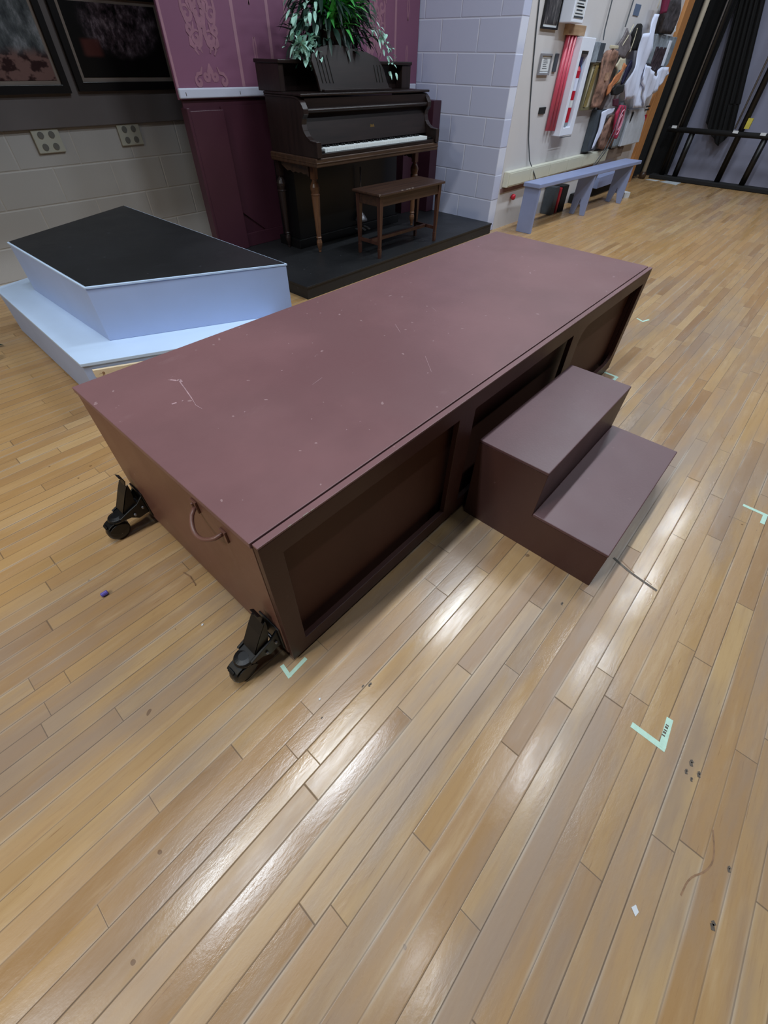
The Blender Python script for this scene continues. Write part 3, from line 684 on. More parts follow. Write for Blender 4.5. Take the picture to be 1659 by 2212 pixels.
prof2 = [(2.94, 0.675), (2.91, 0.655), (2.885, 0.640), (2.86, 0.645), (2.835, 0.632), (2.81, 0.640), (2.785, 0.632), (2.76, 0.640), (2.735, 0.628), (2.71, 0.630), (2.688, 0.615)]
b.prism(ap+prof2, 'X', PX0+0.055, PX0+0.070)
for v in b.bm.verts: v.co.x += (2.965-v.co.y)*0.24-0.02
b.build('scalloped_apron', M['oldwood'], pn)
b = MB(); b.prism(ap+prof2, 'X', PX1-0.062, PX1-0.047); b.build('scalloped_apron', M['oldwood'], pn)
for k, x in enumerate((3.165, 3.225, 3.285)):
    b = MB(); b.prism([(2.86, 0.135), (2.80, 0.132), (2.765, 0.122), (2.765, 0.130), (2.80, 0.141), (2.86, 0.143)], 'X', x-0.012, x+0.012); b.build('pedal', M['steel'], pn, bevel=0.002)
b = MB(); b.lathe([(0.006, 0.27), (0.006, 0.24), (0.012, 0.20), (0.008, 0.18), (0.03, 0.155), (0.058, 0.12), (0.06, 0.105)][::-1], (3.225, 2.82, rh+0.0), 'Z', 14)
b.tube([(3.225, 2.82, rh+0.27), (3.225, 2.82, 0.60)], 0.006); b.build('pedal_lyre', M['steel'], pn, smooth=True)

# ------------------------------------------------------------------ plant on the piano
pl = thing('potted_plant', (3.02, 2.93, 1.246), 'bushy artificial fern and ivy in a brown basket on top of the piano', 'plant')
b = MB(); b.lathe([(0.10, 0), (0.125, 0.03), (0.140, 0.10), (0.145, 0.15), (0.135, 0.155), (0.12, 0.13)], (3.02, 2.93, 1.2465), 'Z', 28); b.build('basket', M['basket'], pl, smooth=True)
def leaf(b, p, dirv, ln, wd, droop):
    p = Vector(p); dv = Vector(dirv).normalized(); side = dv.cross(Vector((0, 0, 1)))
    if side.length < 0.1: side = Vector((1, 0, 0))
    side.normalize(); n = 5; rows = []
    for k in range(n):
        t = k/(n-1); wv = wd*math.sin(PI*(0.12+0.86*t))**0.8
        c = p+dv*ln*t+Vector((0, 0, -droop*t*t)); up_ = Vector((0, 0, 0.15*wv))
        rows.append((b.bm.verts.new(c+side*wv/2+up_), b.bm.verts.new(c), b.bm.verts.new(c-side*wv/2+up_)))
    for a, c in zip(rows, rows[1:]):
        b.bm.faces.new((a[0], a[1], c[1], c[0])); b.bm.faces.new((a[1], a[2], c[2], c[1]))
def rnd(a, c): return random.uniform(a, c)
b = MB()
for k in range(340):      # upright green sword fronds at the heart
    a = rnd(0, 2*PI); e = rnd(0.3, 1.4); leaf(b, (3.02+rnd(-.10, .10), 2.90+rnd(-.10, .06), 1.38+rnd(0, .16)), (math.cos(a)*math.cos(e), math.sin(a)*math.cos(e), math.sin(e)), rnd(.14, .30), rnd(.018, .042), rnd(.02, .16))
b.build('green_fronds', M['leafg'], pl, smooth=True)
b = MB()
for k in range(520):
    a = rnd(0, 2*PI); rr_ = rnd(0.04, 0.36); hz = rnd(-.02, .36)*(1-rr_*0.9)
    x_ = 3.0+math.cos(a)*rr_*1.05
    if rr_ < 0.26 and hz < 0.08 and math.sin(a) < 0.2: continue
    leaf(b, (x_, 2.88+math.sin(a)*rr_*0.42, 1.34+hz-0.35*max(0, rr_-0.2)), (math.cos(a), math.sin(a)*.6, rnd(-1, .5)), rnd(.05, .13), rnd(.018, .045), rnd(.01, .05))
b.build('dark_leaves', M['leafd'], pl, smooth=True)
b = MB()
for k in range(330):
    a = rnd(0, 2*PI); rr_ = rnd(0.24, 0.42); hz = rnd(-.10, .36)
    if abs(math.cos(a)) < 0.5: continue
    if rr_ > 0.34 and math.cos(a) > 0 and hz < 0: continue
    leaf(b, (2.99+math.cos(a)*rr_, 2.86+math.sin(a)*rr_*0.42, 1.36+hz-0.25*max(0, rr_-0.25)), (math.cos(a), math.sin(a)*.6-.3, rnd(-1, .3)), rnd(.035, .085), rnd(.02, .045), rnd(.0, .03))
for q in range(3):        # trailing ivy at right, over the end of the music desk
    for k in range(16):
        t = k/15; leaf(b, (3.28+.20*t+rnd(-.03, .03), 2.70-.03*t+q*.012, 1.42-.22*t*t+rnd(-.03, .03)), (rnd(-1, 1), -0.6, rnd(-1, .2)), rnd(.03, .05), rnd(.014, .028), .01)
for k in range(46):       # pale clump low at left
    leaf(b, (2.60+rnd(-.05, .10), 2.78+rnd(-.05, .04), 1.262+rnd(0, .09)), (rnd(-1, 1), -0.7, rnd(-.3, .7)), rnd(.035, .07), rnd(.022, .045), rnd(0, .03))
b.build('pale_leaves', M['leafp'], pl, smooth=True)
b = MB()
for k in range(60):
    a = rnd(0, 2*PI); rr_ = rnd(.06, .30)
    b.tube([(3.02+rnd(-.04, .04), 2.93, 1.33), (3.02+math.cos(a)*rr_*.5, 2.90+math.sin(a)*rr_*.2, 1.44+rnd(-.03, .1)), (3.02+math.cos(a)*rr_, 2.88+math.sin(a)*rr_*.45, 1.38+rnd(-.08, .25))], 0.0025, 4)
b.build('stems', M['leafd'], pl)

# ------------------------------------------------------------------ piano bench
pb = thing('piano_bench', (3.13, 2.27, rh), 'small worn brown piano bench in front of the keyboard', 'bench')
pb.rotation_euler = (0, 0, 0)
def rotb(x, y, c=(3.16, 2.28), a=math.radians(-1.2)):
    dx, dy = x-c[0], y-c[1]; return (c[0]+dx*math.cos(a)-dy*math.sin(a), c[1]+dx*math.sin(a)+dy*math.cos(a))
bx0, bx1, by0, by1, bz = 2.735, 3.575, 2.125, 2.440, 0.545
b = MB(); b.prism([rotb(*q) for q in ((bx0, by0), (bx1, by0), (bx1, by1), (bx0, by1))], 'Z', bz-0.018, bz); sb_ = b.build('seat', M['benchwood'], pb, bevel=0.006)
b = MB()
for x in (3.0, 3.06, 3.09, 3.13): q = rotb(x, by0+0.004); b.box(q[0]-0.012, q[0]+0.012, q[1]-0.004, q[1]+0.003, bz-0.004, bz+0.0006)
q = rotb(bx0+0.006, by0+0.005); b.box(q[0]-0.005, q[0]+0.005, q[1]-0.004, q[1]+0.004, bz-0.014, bz+0.0006)
b.build('chipped_edge', M['mat'], sb_)
for (xa, ya, xb, yb) in ((bx0+.03, by0+.025, bx1-.03, by0+.043), (bx0+.03, by1-.043, bx1-.03, by1-.025), (bx0+.03, by0+.03, bx0+.048, by1-.03), (bx1-.048, by0+.03, bx1-.03, by1-.03)):
    b = MB(); b.prism([rotb(*q) for q in ((xa, ya), (xb, ya), (xb, yb), (xa, yb))], 'Z', bz-0.088, bz-0.0185); b.build('apron', M['benchwood'], pb, bevel=0.002)
for x in (bx0+.045, bx1-.045):
    for y in (by0+.04, by1-.04):
        q = rotb(x, y); b = MB(); lv = []
        for z, hw in ((rh, 0.011), (rh+0.07, 0.013), (rh+0.075, 0.011), (bz-0.019, 0.020)):
            lv.append([b.bm.verts.new((q[0]+sx*hw, q[1]+sy*hw, z)) for sx, sy in ((-1, -1), (1, -1), (1, 1), (-1, 1))])
        for r0_, r1_ in zip(lv, lv[1:]):
            for k in range(4): b.bm.faces.new((r0_[k], r0_[(k+1) % 4], r1_[(k+1) % 4], r1_[k]))
        b.bm.faces.new(lv[0]); b.bm.faces.new(lv[-1]); b.build('leg', M['benchwood_z'], pb, bevel=0.001)
for xa, ya, xb, yb in ((bx0+.036, by0+.05, bx0+.054, by1-.05), (bx1-.054, by0+.05, bx1-.036, by1-.05), (bx0+.05, (by0+by1)/2-.012, bx1-.05, (by0+by1)/2+.012)):
    b = MB(); b.prism([rotb(*q) for q in ((xa, ya), (xb, ya), (xb, yb), (xa, yb))], 'Z', rh+0.095, rh+0.120); b.build('stretcher', M['benchwood_z'], pb, bevel=0.002)

# ------------------------------------------------------------------ left wall: framed photographs and outlets
def photo_mat(name, kind):
    n = N(name); o = n.tc.outputs['Object']
    if kind == 0:   # crowd of pale blurred figures on black
        f = n.noise(n.mapping(o, (14, 1, 9)), 1.6, 5, 0.7); x, y, z = n.sep(o)
        dd = n.math('ADD', n.math('POWER', n.math('MULTIPLY', n.math('SUBTRACT', x, 0.36), 3.6), 2.0), n.math('POWER', n.math('MULTIPLY', n.math('SUBTRACT', z, 0.26), 5.8), 2.0))
        msk = n.math('SUBTRACT', 1.0, n.step(dd, 0.35, 1.15))
        c = n.ramp(f, [(0.38, srgb(12, 12, 14)), (0.52, srgb(78, 66, 74)), (0.68, srgb(150, 136, 146))])
        c = n.mix(msk, srgb(14, 14, 16), c)
        red = n.math('MULTIPLY', n.math('SUBTRACT', 1.0, n.step(n.math('ABSOLUTE', n.math('SUBTRACT', x, 0.12)), 0.04, 0.08)), n.math('SUBTRACT', 1.0, n.step(n.math('ABSOLUTE', n.math('SUBTRACT', z, 0.14)), 0.03, 0.05)))
        c = n.mix(n.math('MULTIPLY', red, 0.7), c, srgb(92, 48, 44))
    elif kind == 1:
        f = n.noise(n.mapping(o, (9, 1, 5)), 1.5, 6, 0.7)
        c = n.ramp(f, [(0.3, srgb(34, 38, 44)), (0.5, srgb(86, 92, 96)), (0.66, srgb(140, 144, 150)), (0.8, srgb(60, 64, 92))])
        x, y, z = n.sep(o)
        c = n.mix(n.math('SUBTRACT', 1.0, n.step(z, 0.10, 0.16)), c, n.mix(n.step(n.noise(n.mapping(o, (10, 1, 14)), 1.2, 3), 0.45, 0.55), srgb(120, 92, 88), srgb(50, 30, 32)))
    else:
        f = n.noise(n.mapping(o, (30, 1, 8)), 1.3, 5, 0.7)
        c = n.ramp(f, [(0.4, srgb(18, 16, 18)), (0.58, srgb(70, 66, 68)), (0.72, srgb(150, 146, 140))])
    n.set(Base_Color=c, Roughness=0.3); return n.m
def framed(x0, x1, z0, z1, mt, fw, mw_, label, yb=3.774):
    t = thing('framed_photo', (x0, yb, z0), label, 'picture')
    b = MB(); frame_with_holes(b, x0, x1, z0, z1, [[(x0+fw, z0+fw), (x1-fw, z0+fw), (x1-fw, z1-fw), (x0+fw, z1-fw)]], yb-0.022, yb); b.build('frame', M['blackframe'], t, bevel=0.002)
    b = MB(); b.box(x0+fw, x1-fw, yb-0.009, yb-0.001, z0+fw, z1-fw); b.build('mat_board', M['mat'], t)
    k = fw+mw_; b = MB(); b.box(x0+k, x1-k, yb-0.011, yb-0.0092, z0+k, z1-k)
    o = b.build('photograph', mt, t)
    # put the object's own origin at the print's lower left so the print's pattern is laid out on it
    for v in o.data.vertices: v.co -= Vector((k, 0, k))
    o.location = (k, 0, k)
    return t
framed(1.425, 2.195, 1.070, 1.545, photo_mat('group_photo', 0), 0.045, 0.022, 'black-framed group photograph on the left wall, nearer the mauve wallpaper')
framed(0.62, 1.372, 1.062, 1.545, photo_mat('blue_photo', 1), 0.042, 0.020, 'black-framed blue-grey photograph at the top left corner of the picture')
def outlet(x0, x1, z0, z1, label):
    t = thing('wall_outlet', (x0, 3.80, z0), label, 'wall outlet', 'double outlets on the left wall')
    b = MB(); b.box(x0, x1, 3.785, 3.7995, z0, z1); b.build('cover_plate', M['outlet'], t, bevel=0.004)
    for fx_ in (0.30, 0.70):
        for fz_ in (0.26, 0.76):
            b = MB(); b.lathe([(0.019, -0.003), (0.019, 0.0)], (x0+(x1-x0)*fx_, 3.785, z0+(z1-z0)*fz_), 'Y', 16)
            b.build('socket', M['outlet_d'], t)
outlet(1.022, 1.196, 0.768, 0.8925, 'ivory double outlet on the block wall, farther left of the two')
outlet(1.607, 1.778, 0.770, 0.8925, 'ivory double outlet on the block wall, nearer the burgundy flat')

# ------------------------------------------------------------------ right wall
YW = 2.165
t = thing('wall_raceway', (4.66, YW, 0.378), 'long cream surface raceway along the right wall behind the blue-grey bench', 'raceway')
b = MB(); b.box(4.66, 7.25, YW-0.055, YW, 0.372, 0.500); b.build('housing', M['raceway'], t, bevel=0.006)
xs = [4.68, 5.13, 5.58, 6.04, 6.48, 6.92, 7.24]
for xa, xb in zip(xs, xs[1:]): b = MB(); b.box(xa+.004, xb-.004, YW-0.059, YW-0.0552, 0.385, 0.487); b.build('cover', M['raceway'], t, bevel=0.002)
b = MB(); b.lathe([(0.008, -0.002), (0.008, 0.0)], (5.22, YW-0.0592, 0.43), 'Y', 12); b.build('button', M['black'], t)
b = MB(); b.box(4.64, 7.0, YW-0.012, YW, 0.325, 0.360); solo(b, 'raceway_shadow', plain('dusky_pink_brown', srgb(126, 96, 94), 0.7), (4.64, YW, 0.33), 'thin dusky brown strip painting the shadow under the raceway', 'painted shadow')  # coloured strip stands in for the shadow below the raceway
b = MB(); b.lathe([(0.006, -0.05), (0.022, -0.045), (0.028, -0.03), (0.022, -0.012), (0.008, 0)], (4.90, YW, 0.265), 'Y', 16); solo(b, 'red_knob', M['red'], (4.90, YW, 0.265), 'small red round knob on the wall left of the bench', 'knob', smooth=True)  # round knob fixed to the wall
b = MB(); b.tube([(4.70, YW-0.006, 1.72), (4.72, YW-0.006, 1.61), (4.76, YW-0.006, 1.45), (4.84, YW-0.006, 1.19), (4.93, YW-0.006, 0.94), (5.02, YW-0.008, 0.73), (5.12, YW-0.02, 0.55), (5.20, YW-0.066, 0.44), (5.26, YW-0.07, 0.385)], 0.0055, 6)
solo(b, 'wall_cord', M['darkslate'], (4.7, YW, 0.38), 'thin dark cord hanging down the right wall beside the block column', 'cord')  # plain cord hanging on the wall
def small_frame(x0, x1, z0, z1, fm, pm, label, fw=0.012, mw_=0.02):
    t = thing('framed_photo' if pm is not M['paper'] else 'framed_notice', (x0, YW, z0), label, 'picture')
    b = MB(); frame_with_holes(b, x0, x1, z0, z1, [[(x0+fw, z0+fw), (x1-fw, z0+fw), (x1-fw, z1-fw), (x0+fw, z1-fw)]], YW-0.02, YW); b.build('frame', fm, t, bevel=0.001)
    b = MB(); b.box(x0+fw, x1-fw, YW-0.008, YW-0.001, z0+fw, z1-fw); b.build('backing', M['paper'], t)
    b = MB(); b.box(x0+fw+mw_*.4, x1-fw-mw_*.4, YW-0.010, YW-0.0082, z0+fw+mw_, z1-fw); b.build('picture_sheet', pm, t); return t
small_frame(4.83, 5.13, 1.462, 1.86, M['blackframe'], photo_mat('dark_poster', 2), 'narrow dark framed picture high on the right wall near the block column', 0.012, 0.016)
t = small_frame(4.935, 5.150, 1.180, 1.318, plain('grey_silver_frame', srgb(132, 132, 138), 0.4), M['paper'], 'small grey framed notice on the right wall left of the red tubes', 0.014, 0.012)
b = MB()
for k in range(6): b.box(5.00+0.006*(k % 2), 5.09-0.01*(k % 3), YW-0.0108, YW-0.0102, 1.222+k*0.012, 1.226+k*0.012)
b.build('printed_lines', M['darkslate'], t)
b = MB(); b.box(5.225, 5.292, YW-0.014, YW, 1.20, 1.322); solo(b, 'dark_wall_plate', M['darkslate'], (5.22, YW, 1.2), 'narrow dark plate on the wall between framed notice and red tubes', 'wall plate', bevel=0.004)
b = MB(); b.box(5.128, 5.258, YW-0.012, YW, 0.908, 0.957); solo(b, 'square_wall_plate', M['black'], (5.128, YW, 0.908), 'small black square plate on the wall left of the red tubes', 'wall plate', bevel=0.002)
t = thing('notice_box', (5.28, YW, 1.50), 'white wall box with printed label above the red tubes', 'wall box')
b = MB(); b.box(5.155, 5.40, 2.045, YW, 1.508, 1.92); b.build('housing', M['white'], t, bevel=0.006)
b = MB(); b.box(5.175, 5.375, 2.043, 2.0448, 1.535, 1.80); lb = b.build('label_sheet', M['paper'], t)
b = MB(); b.box(5.185, 5.375, 2.0415, 2.0428, 1.538, 1.549); b.box(5.19, 5.36, 2.0415, 2.0428, 1.60, 1.606)
for k in range(7): b.box(5.195+0.012*(k % 3), 5.35-0.02*(k % 2), 2.0415, 2.0428, 1.56+k*0.019, 1.566+k*0.019+0.002*(k % 3))
b.build('print', M['darkslate'], lb)
b = MB(); b.box(5.30, 5.66, YW-0.05, YW, 1.44, 1.507); solo(b, 'wood_block', wood('tan_block', srgb(150, 120, 92), srgb(176, 146, 114), 0.6), (5.3, YW, 1.44), 'tan wooden block under the white wall box, holding the red tubes', 'block', bevel=0.003)
for k, x in enumerate((5.365, 5.435, 5.505)):
    b = MB(); b.tube([(x, YW-0.024, 0.775-k*0.004), (x, YW-0.024, 1.44)], 0.021, 14)
    solo(b, 'red_tube', M['red_tube'], (x, YW, 0.775), ('left one', 'middle one', 'right one')[k]+' of three tall red tubes standing upright on the right wall', 'tube', 'red tubes on the right wall', smooth=True)
# extinguisher cabinet
t = thing('extinguisher_cabinet', (5.59, YW, 0.725), 'tall white wall cabinet with narrow window right of the red tubes', 'cabinet')
b = MB(); frame_with_holes(b, 5.53, 5.84, 0.725, 1.435, [[(5.585, 0.79), (5.745, 0.79), (5.745, 1.345), (5.585, 1.345)]], 2.065, YW); b.build('frame', M['white'], t, bevel=0.004)
b = MB(); b.box(5.585, 5.745, YW-0.008, YW-0.001, 0.79, 1.345); b.build('back', M['greyclear'], t)
b = MB(); b.box(5.585, 5.745, 2.068, 2.074, 1.325, 1.345); b.build('window_head', M['black'], t)
b = MB(); b.box(5.545, 5.83, 2.064, 2.0655, 0.71, 0.716); b.build('bottom_edge', M['darkslate'], t)
g = thing('fire_extinguisher', (5.665, 2.11, 0.79), 'red and white banded extinguisher behind the narrow cabinet window', 'fire extinguisher')
seg_ = [(0.795, 0.83, M['greyclear'], 'foot'), (0.83, 0.945, M['red'], 'cylinder'), (0.945, 1.0, M['paper'], 'white_band'), (1.0, 1.07, M['red'], 'red_band'), (1.07, 1.16, M['whitecloth'], 'label'), (1.16, 1.245, M['red'], 'shoulder')]
for z0_, z1_, m_, nm in seg_:
    b = MB(); r0_ = 0.040 if nm != 'foot' else 0.03; r1_ = 0.040 if nm != 'shoulder' else 0.02
    b.lathe([(r0_, z0_), (0.040, z0_+(z1_-z0_)*.2), (0.040, z0_+(z1_-z0_)*.6), (r1_, z1_-0.0003)], (5.665, 2.11, 0), 'Z', 20); b.build(nm, m_, g, smooth=False)
b = MB(); b.box(5.64, 5.70, 2.085, 2.135, 1.2455, 1.305); b.build('valve', plain('dark_navy', srgb(40, 36, 78), 0.4), g, bevel=0.004)
b = MB(); b.tube([(5.70, 2.10, 1.27), (5.725, 2.10, 1.22), (5.725, 2.10, 1.13)], 0.010, 8); b.build('hose', plain('light_blue_hose', srgb(110, 150, 204), 0.5), g, smooth=True)

# hanging clutter
def cloth(name, poly, y, th, mat, label, cat, wr=0.02, parent=None, cuts=5):
    """polygon (x,z) hung flat against the wall, wrinkled and thickened"""
    bm2 = bmesh.new(); vs = [bm2.verts.new((p[0], 0, p[1])) for p in poly]
    es = [bm2.edges.new((vs[i], vs[(i+1) % len(vs)])) for i in range(len(vs))]
    bmesh.ops.triangle_fill(bm2, use_beauty=True, edges=es)
    bmesh.ops.subdivide_edges(bm2, edges=bm2.edges, cuts=cuts, use_grid_fill=True)
    ph = rnd(0, 6)
    for v in bm2.verts:
        v.co.y = y + wr*(0.5*math.sin(v.co.x*38+v.co.z*6+ph)+0.35*math.sin(v.co.z*17+v.co.x*11+ph*2))
    bmesh.ops.recalc_face_normals(bm2, faces=bm2.faces)
    b = MB(); me = bpy.data.meshes.new('t'); bm2.to_mesh(me); bm2.free(); b.bm.from_mesh(me); bpy.data.meshes.remove(me)
    if parent is None:
        o = solo(b, name, mat, (poly[0][0], y, min(p[1] for p in poly)), label, cat)
    else:
        o = b.build(name, mat, parent)
    for p in o.data.polygons: p.use_smooth = True
    m = o.modifiers.new('solid', 'SOLIDIFY'); m.thickness = th; m.offset = 0
    return o
def cord(name, pts, rad, mat, label):
    b = MB(); b.tube(pts, rad, 6); return solo(b, name, mat, pts[-1], label, 'cord')
cord('dark_cord', [(6.17, 2.14, 2.3), (6.15, 2.14, 1.70), (6.14, 2.13, 1.50), (6.12, 2.11, 1.43)], 0.006, M['darkslate'], 'dark cord holding up the grey plastic tray on the right wall')  # plain hanging cord that carries the tray
cord('dark_cord', [(6.73, 2.14, 2.3), (6.70, 2.14, 1.73), (6.67, 2.135, 1.54)], 0.007, M['darkslate'], 'dark cord hanging to the grey net bag on the right wall')
t = thing('wall_tray', (5.97, YW, 1.28), 'upper grey plastic tray hanging on the right wall', 'tray')
b = MB(); b.box(5.95, 6.07, 2.10, YW-0.003, 1.27, 1.415); b.build('left_leaf', M['greyclear'], t, bevel=0.005)
b = MB(); b.box(6.075, 6.20, 2.10, YW-0.003, 1.28, 1.41); b.build('right_leaf', M['darkslate'], t, bevel=0.005)
t = thing('gilt_panel', (6.0, YW, 0.905), 'tall narrow gilt-edged frame leaning flat on the right wall', 'frame')
b = MB(); frame_with_holes(b, 6.03, 6.36, 0.905, 1.275, [[(6.05, 0.93), (6.34, 0.93), (6.34, 1.255), (6.05, 1.255)]], 2.115, 2.135); b.build('frame', plain('dark_olive_frame', srgb(110, 104, 76), 0.4), t, bevel=0.003)
b = MB(); b.prism([(6.07, 0.935), (6.14, 0.935), (6.19, 1.25), (6.12, 1.25)], 'Y', 2.108, 2.114); b.build('gilt_strip', M['gold'], t, bevel=0.002)
b = MB(); b.box(6.05, 6.34, 2.128, 2.134, 0.93, 1.255); b.build('backing', M['cream'], t)
cloth('brown_garment', [(6.20, 1.30), (6.26, 1.36), (6.40, 1.375), (6.57, 1.33), (6.58, 1.24), (6.50, 1.14), (6.48, 1.02), (6.47, 0.92), (6.24, 0.93), (6.22, 1.12)], 2.085, 0.02, M['brown'], 'brown patterned garment hanging over the gilt-edged frame', 'garment', 0.03)
cloth('orange_sash', [(6.44, 1.10), (6.60, 1.19), (6.72, 1.275), (6.79, 1.255), (6.70, 1.17), (6.55, 1.06), (6.45, 1.02)], 2.04, 0.012, M['orange_cloth'], 'orange-brown cloth slung across the brown hanging garment', 'cloth', 0.015)
t = thing('cream_hanger_bag', (6.62, YW, 1.08), 'cream plastic pouch hanging between brown garment and white gown', 'bag')
cloth('pouch', [(6.60, 1.25), (6.68, 1.315), (6.88, 1.31), (6.94, 1.25), (6.90, 1.13), (6.80, 1.10), (6.72, 1.09), (6.70, 1.20)], 2.10, 0.014, M['cream'], None, None, 0.015, t)
b = MB(); b.box(6.72, 6.80, 2.078, 2.084, 1.14, 1.22); b.build('blue_patch', plain('blue_patch', srgb(90, 124, 160), 0.6), t)
cloth('black_pouch', [(6.64, 1.06), (6.76, 1.095), (6.96, 1.10), (6.97, 1.04), (6.80, 1.015), (6.68, 1.02)], 2.07, 0.03, M['black'], 'small black pouch below the cream pouch on the right wall', 'bag', 0.01)
cloth('grey_net_bag', [(6.66, 1.53), (6.78, 1.47), (6.92, 1.38), (6.80, 1.31), (6.58, 1.32), (6.50, 1.36), (6.58, 1.44)], 2.10, 0.02, plain('dark_mesh', srgb(104, 98, 102), 0.8, 0, 0.3, 60), 'peaked dark grey net bag hanging right of the grey tray', 'bag', 0.02)
cloth('black_bag', [(6.99, 1.575), (7.09, 1.56), (7.17, 1.46), (7.26, 1.38), (7.08, 1.375), (6.90, 1.385), (6.89, 1.50)], 2.115, 0.04, M['curtain'], 'rounded black bag hanging left of the white gown', 'bag', 0.01)
b = MB(); b.box(6.86, 7.02, YW-0.006, YW, 1.63, 1.71); solo(b, 'blue_card', plain('slate_blue', srgb(92, 108, 134), 0.6), (6.86, YW, 1.63), 'slate blue card on the wall above the black bag', 'card')
t = thing('white_gown', (7.4, 2.08, 0.87), 'long white gown hanging on the right wall near the orange trim', 'garment')
cloth('body', [(7.24, 1.655), (7.37, 1.655), (7.42, 1.52), (7.46, 1.40), (7.40, 1.17), (7.58, 1.06), (7.80, 0.885), (7.42, 0.89), (7.35, 0.98), (7.08, 0.97), (6.98, 1.10), (7.05, 1.31), (7.04, 1.50), (7.18, 1.515)], 2.045, 0.010, M['whitecloth'], None, None, 0.03, t)
cloth('sleeve', [(7.39, 1.27), (7.56, 1.25), (7.86, 1.165), (8.01, 1.25), (8.28, 1.25), (8.34, 1.19), (8.18, 1.07), (7.90, 0.97), (7.80, 0.875), (7.60, 1.05), (7.38, 1.16)], 2.03, 0.012, M['whitecloth'], None, None, 0.03, t)
cloth('maroon_hat', [(7.28, 1.78), (7.48, 1.78), (7.50, 1.675), (7.34, 1.66)], 2.04, 0.03, plain('maroon_cloth', srgb(112, 26, 62), 0.8), 'maroon cloth cap hung above the white gown', 'hat', 0.01)
t = thing('magazine_bin', (7.65, YW, 1.17), 'clear wall bin of dark magazines behind the white gown', 'bin')
b = MB(); b.prism([(7.62, 1.52), (8.42, 1.515), (8.42, 1.28), (8.15, 1.18), (7.66, 1.28)], 'Y', 2.09, 2.16); b.build('bin', M['greyclear'], t, bevel=0.006)
b = MB()
for k in range(5): x = 7.72+k*0.075; b.box(x, x+0.06, 2.072, 2.088, 1.24-0.01*k, 1.42-0.012*(k % 2))
b.build('magazines', plain('magazine_dark', srgb(60, 48, 54), 0.4, 0, 0.8, 30), t, bevel=0.002)
b = MB(); b.box(8.12, 8.19, 2.07, 2.088, 1.26, 1.48); b.build('white_divider', M['white'], t, bevel=0.003)
cloth('dark_bundle', [(7.54, 1.74), (7.72, 1.80), (7.98, 1.80), (8.10, 1.60), (8.05, 1.53), (7.66, 1.53), (7.56, 1.66)], 2.09, 0.04, plain('dark_mixed_cloth', srgb(62, 58, 62), 0.7, 0, 0.6, 26), 'dark bundle of odds and ends above the magazine bin', 'bundle', 0.03)
b = MB(); b.prism([(8.06, 1.53), (8.14, 1.60), (8.19, 1.56)], 'Y', 2.07, 2.08); solo(b, 'white_pennant', M['paper'], (8.06, 2.07, 1.53), 'small white triangle beside the orange trim, above the bin', 'card')
t = thing('lower_clear_bin', (6.48, YW, 0.515), 'lower grey clear wall bin under the gilt-edged frame', 'bin')
b = MB(); b.box(6.46, 6.72, 2.09, YW-0.003, 0.525, 0.90); b.build('bin', M['darkslate'], t, bevel=0.006)
cloth('white_scrap', [(6.56, 0.88), (6.70, 0.90), (6.92, 0.905), (6.90, 0.87), (6.72, 0.84), (6.68, 0.70), (6.62, 0.55), (6.55, 0.55), (6.60, 0.72)], 2.07, 0.01, M['whitecloth'], None, None, 0.01, t)
cloth('brown_bag', [(6.88, 0.82), (7.02, 0.84), (7.26, 0.70), (7.22, 0.54), (7.0, 0.51), (6.86, 0.53), (6.78, 0.66)], 2.10, 0.035, M['brown'], 'brown bag hanging low on the right wall above the raceway', 'bag', 0.02)
cloth('maroon_cloth', [(6.74, 0.985), (6.92, 0.985), (6.96, 0.915), (6.78, 0.925)], 2.06, 0.012, plain('dark_maroon_cloth', srgb(70, 18, 40), 0.8), 'dark maroon cloth scrap above the lower clear bin', 'cloth', 0.01)
t = thing('red_printed_bag', (6.95, 2.08, 0.61), 'red bag with pale oval ring print, low on the right wall', 'bag')
cloth('bag_body', [(6.97, 0.93), (7.13, 0.92), (7.22, 0.81), (7.22, 0.67), (7.16, 0.61), (7.02, 0.635), (6.95, 0.75), (6.91, 0.86)], 2.035, 0.025, plain('rose_red_cloth', srgb(172, 44, 78), 0.7), None, None, 0.01, t)
for rr_ in (0.10, 0.06):
    b = MB(); b.tube([(7.07+0.75*rr_*math.cos(a*PI/10), 2.008, 0.77+1.15*rr_*math.sin(a*PI/10)) for a in range(21)], 0.006, 6); b.build('printed_ring', plain('pale_pink', srgb(206, 150, 168), 0.7), t)
cloth('tall_grey_sheet', [(7.10, 0.95), (7.22, 0.96), (7.50, 0.86), (7.54, 0.50), (7.30, 0.50), (7.24, 0.66), (7.24, 0.82)], 2.10, 0.01, M['greyclear'], 'pale grey plastic sheet hanging right of the red printed bag', 'plastic sheet', 0.015)
t = thing('white_bin', (7.58, YW, 0.50), 'wide pale wall bin under the white gown', 'bin')
b = MB(); b.prism([(7.56, 0.87), (8.02, 0.865), (8.22, 0.76), (8.30, 0.50), (7.58, 0.50)], 'Y', 2.08, 2.16); b.build('bin', plain('pale_grey_board', srgb(196, 202, 212), 0.5), t, bevel=0.008)
b = MB(); b.prism([(7.60, 0.84), (7.66, 0.84), (7.62, 0.74)], 'Y', 2.07, 2.079); b.build('clip', M['black'], t)
for k, (z, m_) in enumerate(((0.875, M['black']), (0.842, M['black']), (0.76, M['red']))):
    b = MB(); b.box(8.20, 8.36, 2.115, 2.119, z-0.008 if k < 2 else z-0.035, z+0.008 if k < 2 else z+0.03)
    solo(b, 'wall_sticker', m_, (8.20, 2.115, z), ('upper thin black strip', 'lower thin black strip', 'dark red square')[k]+' beside the orange trim, near the pale bin', 'sticker')
